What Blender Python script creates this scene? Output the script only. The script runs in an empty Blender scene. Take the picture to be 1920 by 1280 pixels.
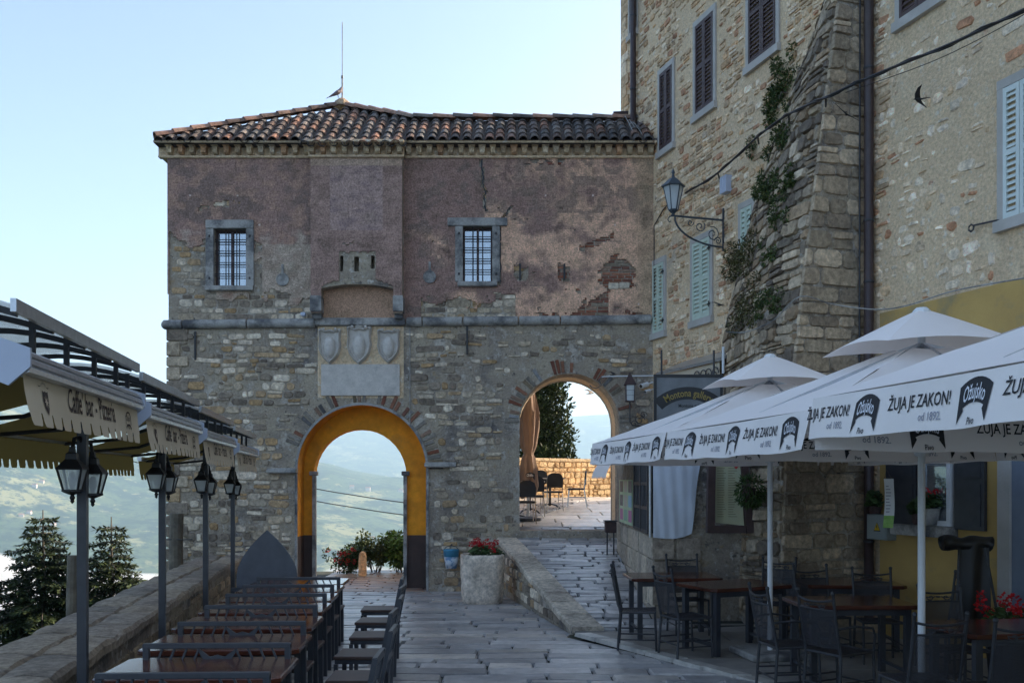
import bpy, math, random
from math import sin, cos, pi, radians, sqrt, atan2, tan
from mathutils import Vector, Matrix, noise
S = bpy.context.scene
COL = S.collection
# ------------------------------------------------------------------ camera, sky, sun, exposure
cam = bpy.data.cameras.new('camera'); cam_o = bpy.data.objects.new('camera', cam); COL.objects.link(cam_o)
cam_o.location = (0, 0, 2.0); cam_o.rotation_euler = (pi/2, 0, 0)
cam.sensor_width = 36; cam.lens = 33.75; cam.shift_y = 260/1920
cam.clip_start = .1; cam.clip_end = 60000
S.camera = cam_o
SUN_AZ, SUN_EL = 66.0, 24.0          # degrees from +Y towards +X
wd = bpy.data.worlds.new('World'); S.world = wd; wd.use_nodes = True
nt = wd.node_tree; bg = nt.nodes['Background']
sky = nt.nodes.new('ShaderNodeTexSky'); sky.sky_type = 'NISHITA'; sky.sun_disc = False
sky.sun_elevation = radians(SUN_EL); sky.sun_rotation = radians(SUN_AZ); sky.altitude = 270
sky.air_density = .7; sky.dust_density = 2.6; sky.ozone_density = 0.1
nt.links.new(sky.outputs[0], bg.inputs[0]); bg.inputs[1].default_value = .13
sl = bpy.data.lights.new('sun', 'SUN'); sl.energy = 3.8; sl.angle = radians(.5); sl.color = (1, .86, .66)
so = bpy.data.objects.new('sun', sl); COL.objects.link(so)
sd = Vector((sin(radians(SUN_AZ))*cos(radians(SUN_EL)), cos(radians(SUN_AZ))*cos(radians(SUN_EL)), sin(radians(SUN_EL))))
so.rotation_euler = sd.to_track_quat('Z', 'Y').to_euler(); so.location = (30, 20, 40)
S.view_settings.view_transform = 'Standard'; S.view_settings.look = 'None'
S.view_settings.exposure = 1.58; S.view_settings.gamma = 1
S.render.engine = 'CYCLES'

# ------------------------------------------------------------------ helpers
PM = {}
def mat_of(o): return PM.get(o.name, Matrix.Identity(4)) if o else Matrix.Identity(4)
class MB:
    def __init__(s): s.v = []; s.f = []; s.m = []; s.t = []
    def add(s, vs, fs, m=0, t=(1, 1, 1)):
        b = len(s.v); s.v.extend(Vector(v) for v in vs)
        for f in fs: s.f.append([b+i for i in f]); s.m.append(m); s.t.append(t)
        return s
    def quad(s, a, b, c, d, m=0, t=(1, 1, 1)): return s.add([a, b, c, d], [(0, 1, 2, 3)], m, t)
    def box(s, c, z, X=None, m=0, t=(1, 1, 1), ch=0):
        c = Vector(c); a, b, d = z[0]/2, z[1]/2, z[2]/2
        if ch:
            vs = []; fs = []
            for k, (zz, i) in enumerate(((-d, ch), (-d+ch, 0), (d-ch, 0), (d, ch))):
                vs += [(-a+i, -b+i, zz), (a-i, -b+i, zz), (a-i, b-i, zz), (-a+i, b-i, zz)]
            for k in range(3):
                for j in range(4): fs.append((k*4+j, k*4+(j+1) % 4, k*4+4+(j+1) % 4, k*4+4+j))
            fs += [(3, 2, 1, 0), (12, 13, 14, 15)]
        else:
            vs = [(x, y, w) for w in (-d, d) for y in (-b, b) for x in (-a, a)]
            fs = [(0, 2, 3, 1), (4, 5, 7, 6), (0, 1, 5, 4), (2, 6, 7, 3), (0, 4, 6, 2), (1, 3, 7, 5)]
        vs = [Vector(v) for v in vs]
        if X is not None: vs = [X @ v for v in vs]
        return s.add([c+v for v in vs], fs, m, t)
    def beam(s, p, q, w, h, m=0, t=(1, 1, 1), up=(0, 0, 1)):
        p = Vector(p); q = Vector(q); d = (q-p); L = d.length; d.normalize(); up = Vector(up)
        if abs(d.dot(up)) > .98: up = Vector((1, 0, 0))
        r = d.cross(up).normalized(); u = r.cross(d)
        X = Matrix((r, d, u)).transposed()
        return s.box((p+q)/2, (w, L, h), X, m, t)
    def tube(s, pts, r, n=6, m=0, t=(1, 1, 1), caps=True):
        pts = [Vector(p) for p in pts]; rs = r if isinstance(r, (list, tuple)) else [r]*len(pts)
        vs = []; fs = []; ref = None
        for i, p in enumerate(pts):
            d = (pts[min(i+1, len(pts)-1)]-pts[max(i-1, 0)]).normalized()
            if ref is None: ref = Vector((0, 0, 1)) if abs(d.z) < .9 else Vector((1, 0, 0))
            a = d.cross(ref)
            if a.length < 1e-4: a = d.cross(Vector((0, 1, 0)))
            a.normalize(); b = d.cross(a); ref = -b if False else ref
            for k in range(n):
                q = 2*pi*k/n; vs.append(p+(a*cos(q)+b*sin(q))*rs[i])
        for i in range(len(pts)-1):
            for k in range(n): fs.append((i*n+k, i*n+(k+1) % n, (i+1)*n+(k+1) % n, (i+1)*n+k))
        if caps: fs += [tuple(range(n)), tuple(reversed(range((len(pts)-1)*n, len(pts)*n)))]
        return s.add(vs, fs, m, t)
    def cyl(s, p, q, r, r2=None, n=10, m=0, t=(1, 1, 1)): return s.tube([p, q], [r, r if r2 is None else r2], n, m, t)
    def lathe(s, prof, n=12, c=(0, 0, 0), m=0, t=(1, 1, 1), sx=1, sy=1, ph=0):
        c = Vector(c); vs = []; fs = []
        for r, z in prof:
            for k in range(n): q = 2*pi*k/n+ph; vs.append(c+Vector((r*cos(q)*sx, r*sin(q)*sy, z)))
        for i in range(len(prof)-1):
            for k in range(n): fs.append((i*n+k, i*n+(k+1) % n, (i+1)*n+(k+1) % n, (i+1)*n+k))
        fs += [tuple(reversed(range(n))), tuple(range((len(prof)-1)*n, len(prof)*n))]
        return s.add(vs, fs, m, t)
    def prism(s, poly, f, m=0, t=(1, 1, 1), side=True):   # poly 2-D, f(x,y,k) -> 3-D with k 0 front, 1 back
        n = len(poly); vs = [f(x, y, 0) for x, y in poly]+[f(x, y, 1) for x, y in poly]
        fs = [tuple(range(n)), tuple(reversed(range(n, 2*n)))]
        if side: fs += [(i, i+n, (i+1) % n+n, (i+1) % n) for i in range(n)]
        return s.add(vs, fs, m, t)
    def build(s, name, mats, parent=None, smooth=False, label=None, kind=None):
        if not isinstance(mats, (list, tuple)): mats = [mats]
        me = bpy.data.meshes.new(name)
        W = mat_of(parent); 
        vs = s.v
        if W != Matrix.Identity(4):
            I = W.inverted(); vs = [I @ v for v in vs]
        me.from_pydata([tuple(v) for v in vs], [], s.f)
        for q in mats: me.materials.append(q)
        me.polygons.foreach_set('material_index', s.m)
        if smooth: me.polygons.foreach_set('use_smooth', [True]*len(s.f))
        if any(t != (1, 1, 1) for t in s.t):
            a = me.attributes.new('tint', 'FLOAT_COLOR', 'FACE'); fl = []
            for t in s.t: fl += [t[0], t[1], t[2], 1]
            a.data.foreach_set('color', fl)
        me.update()
        o = bpy.data.objects.new(name, me); COL.objects.link(o)
        if parent: o.parent = parent; PM[o.name] = W
        if label: o['label'] = label
        if kind: o['kind'] = kind
        return o
def tag(o, label, cat, group=None):
    o['label'] = label; o['category'] = cat
    if group: o['group'] = group
    return o
def thing(name, label, cat, loc=(0, 0, 0), rz=0, group=None):
    o = bpy.data.objects.new(name, None); COL.objects.link(o); o.empty_display_size = .2
    o.location = loc; o.rotation_euler = (0, 0, rz)
    PM[o.name] = Matrix.Translation(loc) @ Matrix.Rotation(rz, 4, 'Z')
    return tag(o, label, cat, group)
def dup(root, loc, rz, label, scale=None):
    r = root.copy(); COL.objects.link(r); r.location = loc; r.rotation_euler = (0, 0, rz); r['label'] = label
    if scale: r.scale = scale
    def rec(src, par):
        for ch in list(src.children):
            c = ch.copy(); COL.objects.link(c); c.parent = par; rec(ch, c)
    rec(root, r)
    return r
def struct(o): o['kind'] = 'structure'; return o
def lerp(a, b, t): return a+(b-a)*t
def interp(x, pts):
    if x <= pts[0][0]: return pts[0][1]
    for (a, p), (b, q) in zip(pts, pts[1:]):
        if x <= b: return lerp(p, q, (x-a)/(b-a))
    return pts[-1][1]
def nz(x, y, z=0): return noise.noise(Vector((x, y, z)))
def fbm(x, y, z=0, o=4): return noise.fractal(Vector((x, y, z)), 1.0, 2.0, o)

# ------------------------------------------------------------------ materials
def M(name, c, rough=.8, c2=None, scale=5, bump=0, bscale=30, metal=0, tint=False, stain=None, spec=.5, alpha=1, trans=0, detail=6, sub=0, bdist=.02, fine=None, contrast=(.35, .65)):
    m = bpy.data.materials.new(name); m.use_nodes = True; t = m.node_tree; N = t.nodes; L = t.links
    p = N['Principled BSDF']; p.inputs['Roughness'].default_value = rough; p.inputs['Metallic'].default_value = metal
    p.inputs['Specular IOR Level'].default_value = spec
    tc = N.new('ShaderNodeTexCoord'); cur = None
    def noise_n(sc, det=detail, ro=.6):
        n = N.new('ShaderNodeTexNoise'); n.inputs['Scale'].default_value = sc; n.inputs['Detail'].default_value = det
        n.inputs['Roughness'].default_value = ro; L.new(tc.outputs['Object'], n.inputs['Vector']); return n
    def ramp(src, a, b):
        r = N.new('ShaderNodeMapRange'); r.inputs['From Min'].default_value = a; r.inputs['From Max'].default_value = b
        L.new(src, r.inputs['Value']); return r.outputs['Result']
    def mix(fac, a, b, mode='MIX'):
        x = N.new('ShaderNodeMix'); x.data_type = 'RGBA'; x.blend_type = mode
        if isinstance(fac, float): x.inputs[0].default_value = fac
        else: L.new(fac, x.inputs[0])
        for i, q in ((6, a), (7, b)):
            if isinstance(q, tuple): x.inputs[i].default_value = (*q, 1)
            else: L.new(q, x.inputs[i])
        return x.outputs[2]
    if c2: cur = mix(ramp(noise_n(scale).outputs['Fac'], *contrast), c, c2)
    if stain:
        for (sc, ssc, a, b) in stain:
            cur = mix(ramp(noise_n(ssc, 8, .65).outputs['Fac'], a, b), cur if cur else c, sc)
    if tint:
        at = N.new('ShaderNodeAttribute'); at.attribute_name = 'tint'
        cur = mix(1.0, cur if cur else c, at.outputs['Color'], 'MULTIPLY')
    if fine:
        g = N.new('ShaderNodeMapRange'); g.inputs['From Min'].default_value = .3; g.inputs['From Max'].default_value = .7
        g.inputs['To Min'].default_value = 1-fine[1]; g.inputs['To Max'].default_value = 1+fine[1]*.6
        L.new(noise_n(fine[0], 5, .7).outputs['Fac'], g.inputs['Value'])
        cmb = N.new('ShaderNodeCombineColor')
        for i in range(3): L.new(g.outputs['Result'], cmb.inputs[i])
        cur = mix(1.0, cur if cur else c, cmb.outputs[0], 'MULTIPLY')
    if cur: L.new(cur, p.inputs['Base Color'])
    else: p.inputs['Base Color'].default_value = (*c, 1)
    if bump:
        b = N.new('ShaderNodeBump'); b.inputs['Strength'].default_value = bump; b.inputs['Distance'].default_value = bdist
        L.new(noise_n(bscale, 8, .65).outputs['Fac'], b.inputs['Height']); L.new(b.outputs[0], p.inputs['Normal'])
    if alpha < 1: p.inputs['Alpha'].default_value = alpha
    if trans: p.inputs['Transmission Weight'].default_value = trans
    if sub: p.inputs['Subsurface Weight'].default_value = sub
    return m
def fabric(name, c, transl=.35, c2=None, tint=False):
    m = M(name, c, .85, c2=c2, scale=3, bump=.12, bscale=7, bdist=.05, spec=.2, tint=tint)
    t = m.node_tree; p = t.nodes['Principled BSDF']; o = t.nodes['Material Output']
    tr = t.nodes.new('ShaderNodeBsdfTranslucent'); tr.inputs[0].default_value = (*c, 1)
    mx = t.nodes.new('ShaderNodeMixShader'); mx.inputs[0].default_value = transl
    t.links.new(p.outputs[0], mx.inputs[1]); t.links.new(tr.outputs[0], mx.inputs[2]); t.links.new(mx.outputs[0], o.inputs[0])
    return m
m_stone = M('stone', (1.74, 1.48, 1.16), .85, tint=True, fine=(14, .5), bump=1.0, bscale=30, bdist=.03, stain=[((1.0, .84, .68), 2.2, .5, .7)], spec=.3)
m_mortar = M('mortar', (.50, .42, .31), .95, c2=(.36, .30, .24), scale=1.3, bump=1.0, bscale=26, bdist=.04, stain=[((.17, .155, .15), .8, .5, .66), ((.58, .52, .44), 2.6, .54, .64), ((.62, .58, .52), 9, .58, .66), ((.16, .14, .12), 12, .57, .66), ((.40, .30, .19), 5, .60, .68)], spec=.2, fine=(25, .3))
m_mortar_b = M('beige_mortar', (.86, .65, .42), .95, c2=(.76, .57, .37), scale=.9, bump=1.0, bscale=24, bdist=.04, stain=[((.56, .46, .36), .7, .56, .74), ((.86, .68, .46), 3.1, .54, .66), ((.86, .76, .62), 8, .58, .65), ((.34, .27, .21), 11, .62, .70), ((.55, .30, .20), 4.3, .66, .72)], spec=.2, fine=(22, .35))
m_plaster = M('old_plaster', (1.78, 1.51, 1.31), .92, tint=True, fine=(34, .55), bump=.8, bscale=46, spec=.2, stain=[((1.35, 1.19, 1.0), 3.2, .52, .66)])
m_brick = M('brick', (.9, .9, .9), .9, tint=True, fine=(18, .35), bump=.5, bscale=50, spec=.2)
m_tile = M('clay_tile', (1.05, 1.0, .98), .85, tint=True, fine=(13, .45), bump=.5, bscale=30, stain=[((.62, .66, .68), 2.5, .45, .6)], spec=.25)
m_orange = M('ochre_plaster', (.85, .36, .03), .85, c2=(.62, .26, .03), scale=2, bump=.25, bscale=20, spec=.2, fine=(6, .18), stain=[((.50, .24, .06), 1.4, .56, .72)])
m_brown_dado = M('brown_dado', (.085, .055, .045), .8, c2=(.06, .04, .035), scale=3, bump=.2)
m_yellow = M('yellow_wall_paint', (.56, .37, .13), .9, c2=(.46, .30, .11), scale=1.2, bump=.25, bscale=25, stain=[((.33, .27, .15), 1.7, .55, .7)], spec=.2)
m_iron = M('dark_iron', (.030, .031, .036), .5, c2=(.045, .045, .05), scale=20, bump=.15, bscale=90, spec=.5)
m_anthracite = M('anthracite_paint', (.035, .038, .048), .38, c2=(.05, .053, .062), scale=9, bump=.06, bscale=60)
m_black = M('black_metal', (.012, .012, .014), .45)
m_glass = M('window_glass', (.42, .46, .5), .05, metal=.8)
m_lampglass = M('lamp_glass', (.72, .78, .8), .12, alpha=.55, spec=.8)
m_white = M('white_paint', (.78, .79, .8), .5, c2=(.7, .71, .72), scale=6)
m_alu = M('aluminium', (.62, .64, .67), .3, metal=.85, c2=(.5, .52, .55), scale=14, bump=.05)
m_grey = M('pale_grey_plastic', (.5, .55, .66), .5)
m_wood = M('varnished_wood', (.12, .036, .02), .14, c2=(.055, .018, .012), scale=3.5, bump=.05, bscale=50, spec=.6)
m_seatwood = M('dull_seat_wood', (.075, .04, .03), .5, c2=(.05, .03, .025), scale=6)
m_timber = M('weathered_timber', (.20, .17, .13), .9, c2=(.10, .085, .065), scale=6, bump=.8, bscale=18)
m_brownshut = M('brown_shutter_paint', (.055, .03, .028), .6, c2=(.085, .05, .045), scale=7, bump=.1)
m_greenshut = M('pale_green_shutter_paint', (.56, .64, .53), .6, c2=(.50, .58, .48), scale=5, bump=.1)
m_blueshut = M('pale_blue_shutter_paint', (.66, .72, .68), .6, c2=(.6, .66, .63), scale=5, bump=.1)
m_pipe = M('brown_pipe_paint', (.045, .027, .026), .45, c2=(.06, .04, .038), scale=8)
m_limestone = M('dressed_limestone', (.43, .41, .38), .85, c2=(.30, .29, .27), scale=3, bump=.5, bscale=22, stain=[((.10, .10, .105), 1.5, .48, .62)], fine=(25, .25), spec=.3)
m_carved = M('carved_pale_stone', (.64, .59, .53), .85, c2=(.52, .48, .43), scale=6, bump=.4, stain=[((.36, .34, .31), 2.5, .56, .74)], bscale=35, fine=(30, .15))
m_pave = M('paving_stone', (1.75, 1.62, 1.48), .34, tint=True, fine=(7, .32), bump=.5, bscale=11, stain=[((1.15, 1.08, 1.03), 1.6, .5, .68)], spec=.6)
m_joint = M('joint_earth', (.06, .058, .05), .95, c2=(.035, .045, .025), scale=2.5, bump=.6)
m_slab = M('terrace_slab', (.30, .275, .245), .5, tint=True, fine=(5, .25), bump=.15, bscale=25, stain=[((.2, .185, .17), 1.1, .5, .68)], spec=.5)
m_umb = fabric('umbrella_cloth', (.97, .90, .86), .14)
m_cream = fabric('cream_awning_cloth', (.68, .58, .44), .15)
m_olive = fabric('ochre_awning_cloth', (.33, .23, .07), .2)
m_print = M('black_print', (.012, .012, .016), .7)
m_whiteprint = M('white_print', (.75, .75, .8), .7)
m_greyprint = M('grey_print', (.33, .33, .38), .7)
m_brownprint = M('brown_print', (.045, .025, .02), .7)
m_leaf = M('leaf', (.9, .9, .9), .6, tint=True, spec=.3, sub=0)
m_red = M('red_petal', (.9, .9, .9), .6, tint=True, spec=.2)
m_soil = M('soil', (.04, .03, .02), .95)
F = 1800.0
def P(px, py, d): return Vector(((px-960)/F*d, d, 2+(900-py)/F*d))
# ------------------------------------------------------------------ stone pieces
def rows(u0, u1, v0, v1, h, w, rng, keep, gap=.012, wav=.03, split=.15, chop=(.12, .38), wide=.12, clamp=None):
    out = []; v = v0; row = 0
    while v < v1:
        hh = rng.uniform(*h); u = u0-rng.random()*w[1]*.5; row += 1
        while u < u1:
            ww = rng.uniform(*w)*(1.7 if rng.random() < wide else 1)
            cells = [(u, v, u+ww, v+hh)]
            if rng.random() < split and hh > h[0]*1.1:
                k = rng.uniform(.35, .65); cells = [(u, v, u+ww, v+hh*k), (u, v+hh*k, u+ww, v+hh)]
            for a, b, c, d in cells:
                a += gap/2; b += gap/2; c -= gap/2; d -= gap/2
                mn = min(c-a, d-b); pts = []
                for (cx, cy, dx, dy, first) in ((a, b, 1, 1, 0), (c, b, -1, 1, 1), (c, d, -1, -1, 0), (a, d, 1, -1, 1)):
                    k1 = rng.uniform(*chop)*mn; k2 = rng.uniform(*chop)*mn*.8
                    p1 = (cx+dx*k1, cy); p2 = (cx, cy+dy*k2)
                    pts += [p1, p2] if first else [p2, p1]
                j = gap*.45
                pts = [(x+rng.uniform(-j, j), y+rng.uniform(-j, j)+wav*nz(x*.9, row*3.1)) for x, y in pts]
                if clamp:
                    a0 = area(pts); pts = [clamp(*q) for q in pts]
                    if area(pts) > .004: out.append(pts)
                elif keep(pts): out.append(pts)
            u += ww
        v += hh
    return out
def stone(mb, poly, place, proud, tint, rng, ch=.018, sink=.012, flat=.35):
    n = len(poly); cx = sum(p[0] for p in poly)/n; cy = sum(p[1] for p in poly)/n
    vs = [place(x, y, -sink) for x, y in poly]; pr = proud*rng.uniform(.55, 1.25)
    tx, ty = rng.uniform(-flat, flat), rng.uniform(-flat, flat)
    for x, y in poly:
        L = max(.02, sqrt((x-cx)**2+(y-cy)**2)); s = max(.35, 1-ch/L)
        vs.append(place(cx+(x-cx)*s, cy+(y-cy)*s, pr*(1+tx*(x-cx)/.15*.3+ty*(y-cy)/.1*.3)))
    vs.append(place(cx, cy, pr*1.08))
    fs = [(i, (i+1) % n, (i+1) % n+n, i+n) for i in range(n)]+[(i+n, (i+1) % n+n, 2*n) for i in range(n)]
    mb.add(vs, fs, 0, tint)
def area(p): return abs(sum(p[i][0]*p[(i+1) % len(p)][1]-p[(i+1) % len(p)][0]*p[i][1] for i in range(len(p)))/2)
def lay(polys, place, parent, mat, name, rest, palette, rng, proud=.03, limit=290, ch=.018, sink=.012, near=False, flat=.35):
    def wgt(p):
        c = place(sum(q[0] for q in p)/len(p), sum(q[1] for q in p)/len(p), 0)
        return -area(p)/(max(1, c.y)**2)
    polys = sorted(polys, key=wgt); R = MB()
    for i, p in enumerate(polys):
        b = rng.uniform(.78, 1.18); c = rng.choice(palette); t = (c[0]*b, c[1]*b, c[2]*b)
        if i < limit:
            mb = MB(); stone(mb, p, place, proud, t, rng, ch, sink, flat); mb.build(name, mat, parent)
        else: stone(R, p, place, proud, t, rng, ch, sink, flat)
    if R.v: R.build(rest, mat, parent, kind='stuff')
PAL_GATE = [(.31, .29, .26), (.36, .34, .31), (.24, .23, .22), (.42, .41, .39), (.33, .27, .20), (.20, .19, .185), (.52, .52, .51), (.30, .23, .15), (.46, .45, .44), (.16, .15, .145)]
PAL_HOUSE = [(.46, .38, .30), (.40, .33, .26), (.50, .43, .35), (.54, .49, .43), (.34, .28, .22), (.44, .33, .23), (.60, .57, .53), (.36, .23, .17)]
PAL_WHITE = [(.62, .60, .57), (.66, .64, .62), (.54, .48, .41), (.50, .41, .31), (.58, .53, .47), (.40, .24, .17)]
PAL_BUTT = [(.25, .23, .205), (.31, .28, .24), (.17, .16, .15), (.36, .33, .29), (.24, .20, .16), (.13, .12, .115), (.40, .38, .35)]
PAL_BRICK = [(.36, .14, .085), (.30, .12, .08), (.40, .19, .12), (.27, .13, .095), (.38, .25, .18)]
PAL_PAVE = [(.27, .275, .29), (.22, .225, .24), (.31, .31, .32), (.25, .245, .25), (.34, .325, .31), (.19, .195, .21)]
PAL_RAMP = [(.24, .245, .26), (.19, .195, .21), (.29, .29, .30), (.34, .34, .35), (.16, .165, .18)]

# ------------------------------------------------------------------ terrain, ground, paving
def xin(y): return -3.28-.163*(y-7)
def zs(y): return -.02*(max(9, min(y, 20))-9)
def zr(y): return interp(y, [(12.7, .0), (13.2, .03), (18.9, .82), (19.8, 1.05), (27, 1.50), (40, 1.50)])
def xw(y): return lerp(.98, -.08, (y-12.9)/6.0)
def xb(y): return 1.0+.53*(12.5-y) if y < 12.9 else xw(y)-.19 if y < 12.95 or True else 0
def H(x, y):
    if y < 12.9: return 0.0 if x > xb(y) else zs(y)
    if y < 19.2: return zr(y)-.02 if x > xw(y)+.5 else zs(y)
    return zr(y) if x > -.6 else zs(y)
def far_z(x, y):
    r = sqrt(x*x+y*y); a = atan2(x, max(y, 1e-3)) if y > 0 else (pi/2 if x > 0 else -pi/2)
    px = 960+F*tan(max(-1.2, min(1.2, a)))
    near = interp(px, [(-1500, 420), (-200, 250), (0, 215), (150, 190), (330, 150), (590, 95), (700, 30), (800, -20), (950, -60), (1060, -40), (1200, 40), (2500, 300)])
    far = interp(px, [(-1500, 700), (0, 640), (400, 760), (620, 800), (780, 720), (1000, 820), (1060, 900), (1140, 870), (2500, 600)])
    z = interp(r, [(350, -180), (700, -245), (1500, -258), (2100, -215), (2800, lerp(-200, near, .55)), (3600, near), (4300, near*.8-30), (5000, -40), (6000, far*.3), (7300, far*.62), (8500, far*.5), (14000, far*.3)])
    k = min(1, max(0, (r-1700)/1500))
    return z+k*(95*fbm(x/1300, y/1300, 1, 5)+30*nz(x/320, y/320, 5)+10*nz(x/110, y/110, 3))
def terrain():
    mb = MB(); NA = 190; rr = [2.0]
    while rr[-1] < 8400: rr.append(rr[-1]*1.062)
    vs = []
    for r in rr:
        for k in range(NA+1):
            a = radians(-112+224*k/NA); x = r*sin(a); y = 10+r*cos(a)
            out = max((xin(max(-20, min(y, 40)))-1.0)-x, y-(24.0 if x < -.9 else 30.5), 0)
            near = -.5-.62*out-.25*min(out, 6)
            b = min(1, max(0, (out-180)/220))
            vs.append((x, y, near if b == 0 else lerp(max(near, -240), far_z(x, y), b)))
    fs = [(i*(NA+1)+k, (i+1)*(NA+1)+k, (i+1)*(NA+1)+k+1, i*(NA+1)+k+1) for i in range(len(rr)-1) for k in range(NA)]
    mb.add(vs, fs)
    m = M('hill_vegetation', (.045, .075, .028), .95, c2=(.085, .115, .045), scale=.0045, spec=.1, stain=[((.24, .23, .10), .0035, .55, .60), ((.018, .035, .016), .012, .48, .56), ((.20, .20, .09), .022, .60, .64), ((.02, .04, .018), .05, .52, .6)])
    o = mb.build('hills', m, smooth=True); struct(o)
terrain()
def ground():
    mb = MB(); nx, ny = 96, 180; vs = []
    for j in range(ny+1):
        for i in range(nx+1):
            x = -5.6+i*.15*1.0 if i < 80 else 6.4+(i-80)*.6; y = -6+j*.2
            x0 = xin(y)-.3
            vs.append((max(x, x0 if y < 24 else -9), y, H(x, y)-.035))
    fs = [(j*(nx+1)+i, j*(nx+1)+i+1, (j+1)*(nx+1)+i+1, (j+1)*(nx+1)+i) for j in range(ny) for i in range(nx) if -6+j*.2 < (23.8 if -5.6+i*.15 < -.9 else 30)]
    mb.add(vs, fs); return struct(mb.build('ground', m_joint))
g_ground = ground()
mb = MB()
for k in range(34):
    a, b = 12.7+.2*k, 12.9+.2*k; mb.quad((xw(a), a, zr(a)-.03), (2.2, a, zr(a)-.03), (2.2, b, zr(b)-.03), (xw(b), b, zr(b)-.03))
struct(mb.build('ramp', m_joint))
rng = random.Random(11)
# lower street flagstones
def keep_street(p): return all(xin(y)+.02 < x < xb(y)-.01 and y < 18.99 for x, y in p) and all(y > 8.6 for x, y in p)
st = rows(-5.3, 4.4, 8.6, 19.05, (.26, .42), (.5, 1.15), rng, None, gap=.016, wav=.10, split=.08, chop=(.02, .10), clamp=lambda x, y: (max(xin(min(y, 18.98))-.09, min(x, xb(y)-.17 if y < 12.75 else xw(y)-.172)), max(8.6, min(y, 18.98))))
lay(st, lambda u, v, w: Vector((u, v, zs(v)+w)), g_ground, m_pave, 'flagstone', 'far_flagstones', PAL_PAVE, rng, proud=.008, limit=200, ch=.02, sink=.03, flat=.9)
# ramp cobbles
def keep_ramp(p): return all(xw(y)+.2 < x < (1.95 if y < 18.2 else 2.1) and y < 19.75 and (x > -.0 or y < 19) for x, y in p)
rp = rows(-.2, 2.3, 12.75, 19.8, (.13, .24), (.3, .75), rng, None, gap=.016, wav=.08, split=.1, chop=(.04, .16), clamp=lambda x, y: (max(xw(y)+.185, .10 if y > 18.9 else -9, min(x, 2.5 if y < 13.4 else 1.96 if y < 18.1 else 2.1)), max(12.76, min(y, 19.75))))
lay(rp, lambda u, v, w: Vector((u, v, zr(v)+w)), g_ground, m_pave, 'ramp_cobble', 'far_ramp_cobbles', PAL_RAMP, rng, proud=.012, limit=280, ch=.02, sink=.03, flat=1.2)
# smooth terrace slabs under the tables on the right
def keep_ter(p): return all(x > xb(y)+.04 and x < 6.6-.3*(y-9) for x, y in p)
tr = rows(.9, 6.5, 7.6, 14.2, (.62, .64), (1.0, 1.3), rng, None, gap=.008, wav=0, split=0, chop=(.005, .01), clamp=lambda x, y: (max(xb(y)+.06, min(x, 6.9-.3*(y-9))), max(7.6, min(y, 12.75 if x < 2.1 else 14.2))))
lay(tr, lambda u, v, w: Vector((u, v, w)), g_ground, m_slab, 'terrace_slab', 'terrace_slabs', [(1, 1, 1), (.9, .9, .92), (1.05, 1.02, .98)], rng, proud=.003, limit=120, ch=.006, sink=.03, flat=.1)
# border stones between street and terrace
mb = MB()
for k in range(9):
    y = 12.55-k*.46; mb = MB(); y2 = y-.43
    poly = [(xb(y)-.16, y), (xb(y)+.05, y), (xb(y2)+.05, y2), (xb(y2)-.16, y2)]
    stone(mb, [poly[3], poly[2], poly[1], poly[0]], lambda u, v, w: Vector((u, v, w+.004)), .012, (.3, .3, .29), rng, .02, .04)
    mb.build('border_stone', m_pave, g_ground)
# upper terrace beyond the right arch: pale slab path and dark setts
def path_left(y): return -.05+(y-19.6)*.30
def keep_path(p): return all(path_left(y) < x < path_left(y)+2.4 for x, y in p)
pp = rows(-.5, 6, 19.78, 28.5, (.75, .8), (.8, .95), rng, None, gap=.02, wav=0, split=0, chop=(.01, .02), clamp=lambda x, y: (max(path_left(y), min(x, path_left(y)+2.4)), max(19.78, min(y, 28.4))))
lay(pp, lambda u, v, w: Vector((u, v, zr(v)+w)), g_ground, m_pave, 'path_slab', 'path_slabs', [(.44, .42, .39), (.48, .46, .43)], rng, proud=.006, limit=60, ch=.01, sink=.03, flat=.2)
def keep_sett(p): return all((-.6 < x < path_left(y)-.04 or path_left(y)+2.44 < x < 7) and y < 28.7 for x, y in p)
pp = rows(-.6, 7, 19.9, 29, (.25, .4), (.4, .8), rng, None, gap=.02, wav=.05, split=.05, chop=(.03, .1), clamp=lambda x, y: (max(-.6, min(x, path_left(y)-.04)), max(19.9, min(y, 28.7))))
lay(pp, lambda u, v, w: Vector((u, v, zr(v)+w)), g_ground, m_pave, 'sett', 'far_setts', PAL_PAVE, rng, proud=.008, limit=120, ch=.015, sink=.03, flat=.5)
# floor of the left passage
def keep_pass(p): return all(-4.3 < x < -1.6 and 19.03 < y < 23.7 for x, y in p)
pp = rows(-4.4, -1.6, 19.0, 23.8, (.16, .26), (.4, .9), rng, None, gap=.02, wav=.06, split=.05, chop=(.05, .15), clamp=lambda x, y: (max(-4.3, min(x, -1.6)), max(19.03, min(y, 23.7))))
lay(pp, lambda u, v, w: Vector((u, v, zs(v)+w)), g_ground, m_pave, 'passage_flag', 'passage_flags', [(.2, .15, .12), (.25, .19, .15), (.17, .14, .12)], rng, proud=.01, limit=120, ch=.015, sink=.03)

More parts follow.
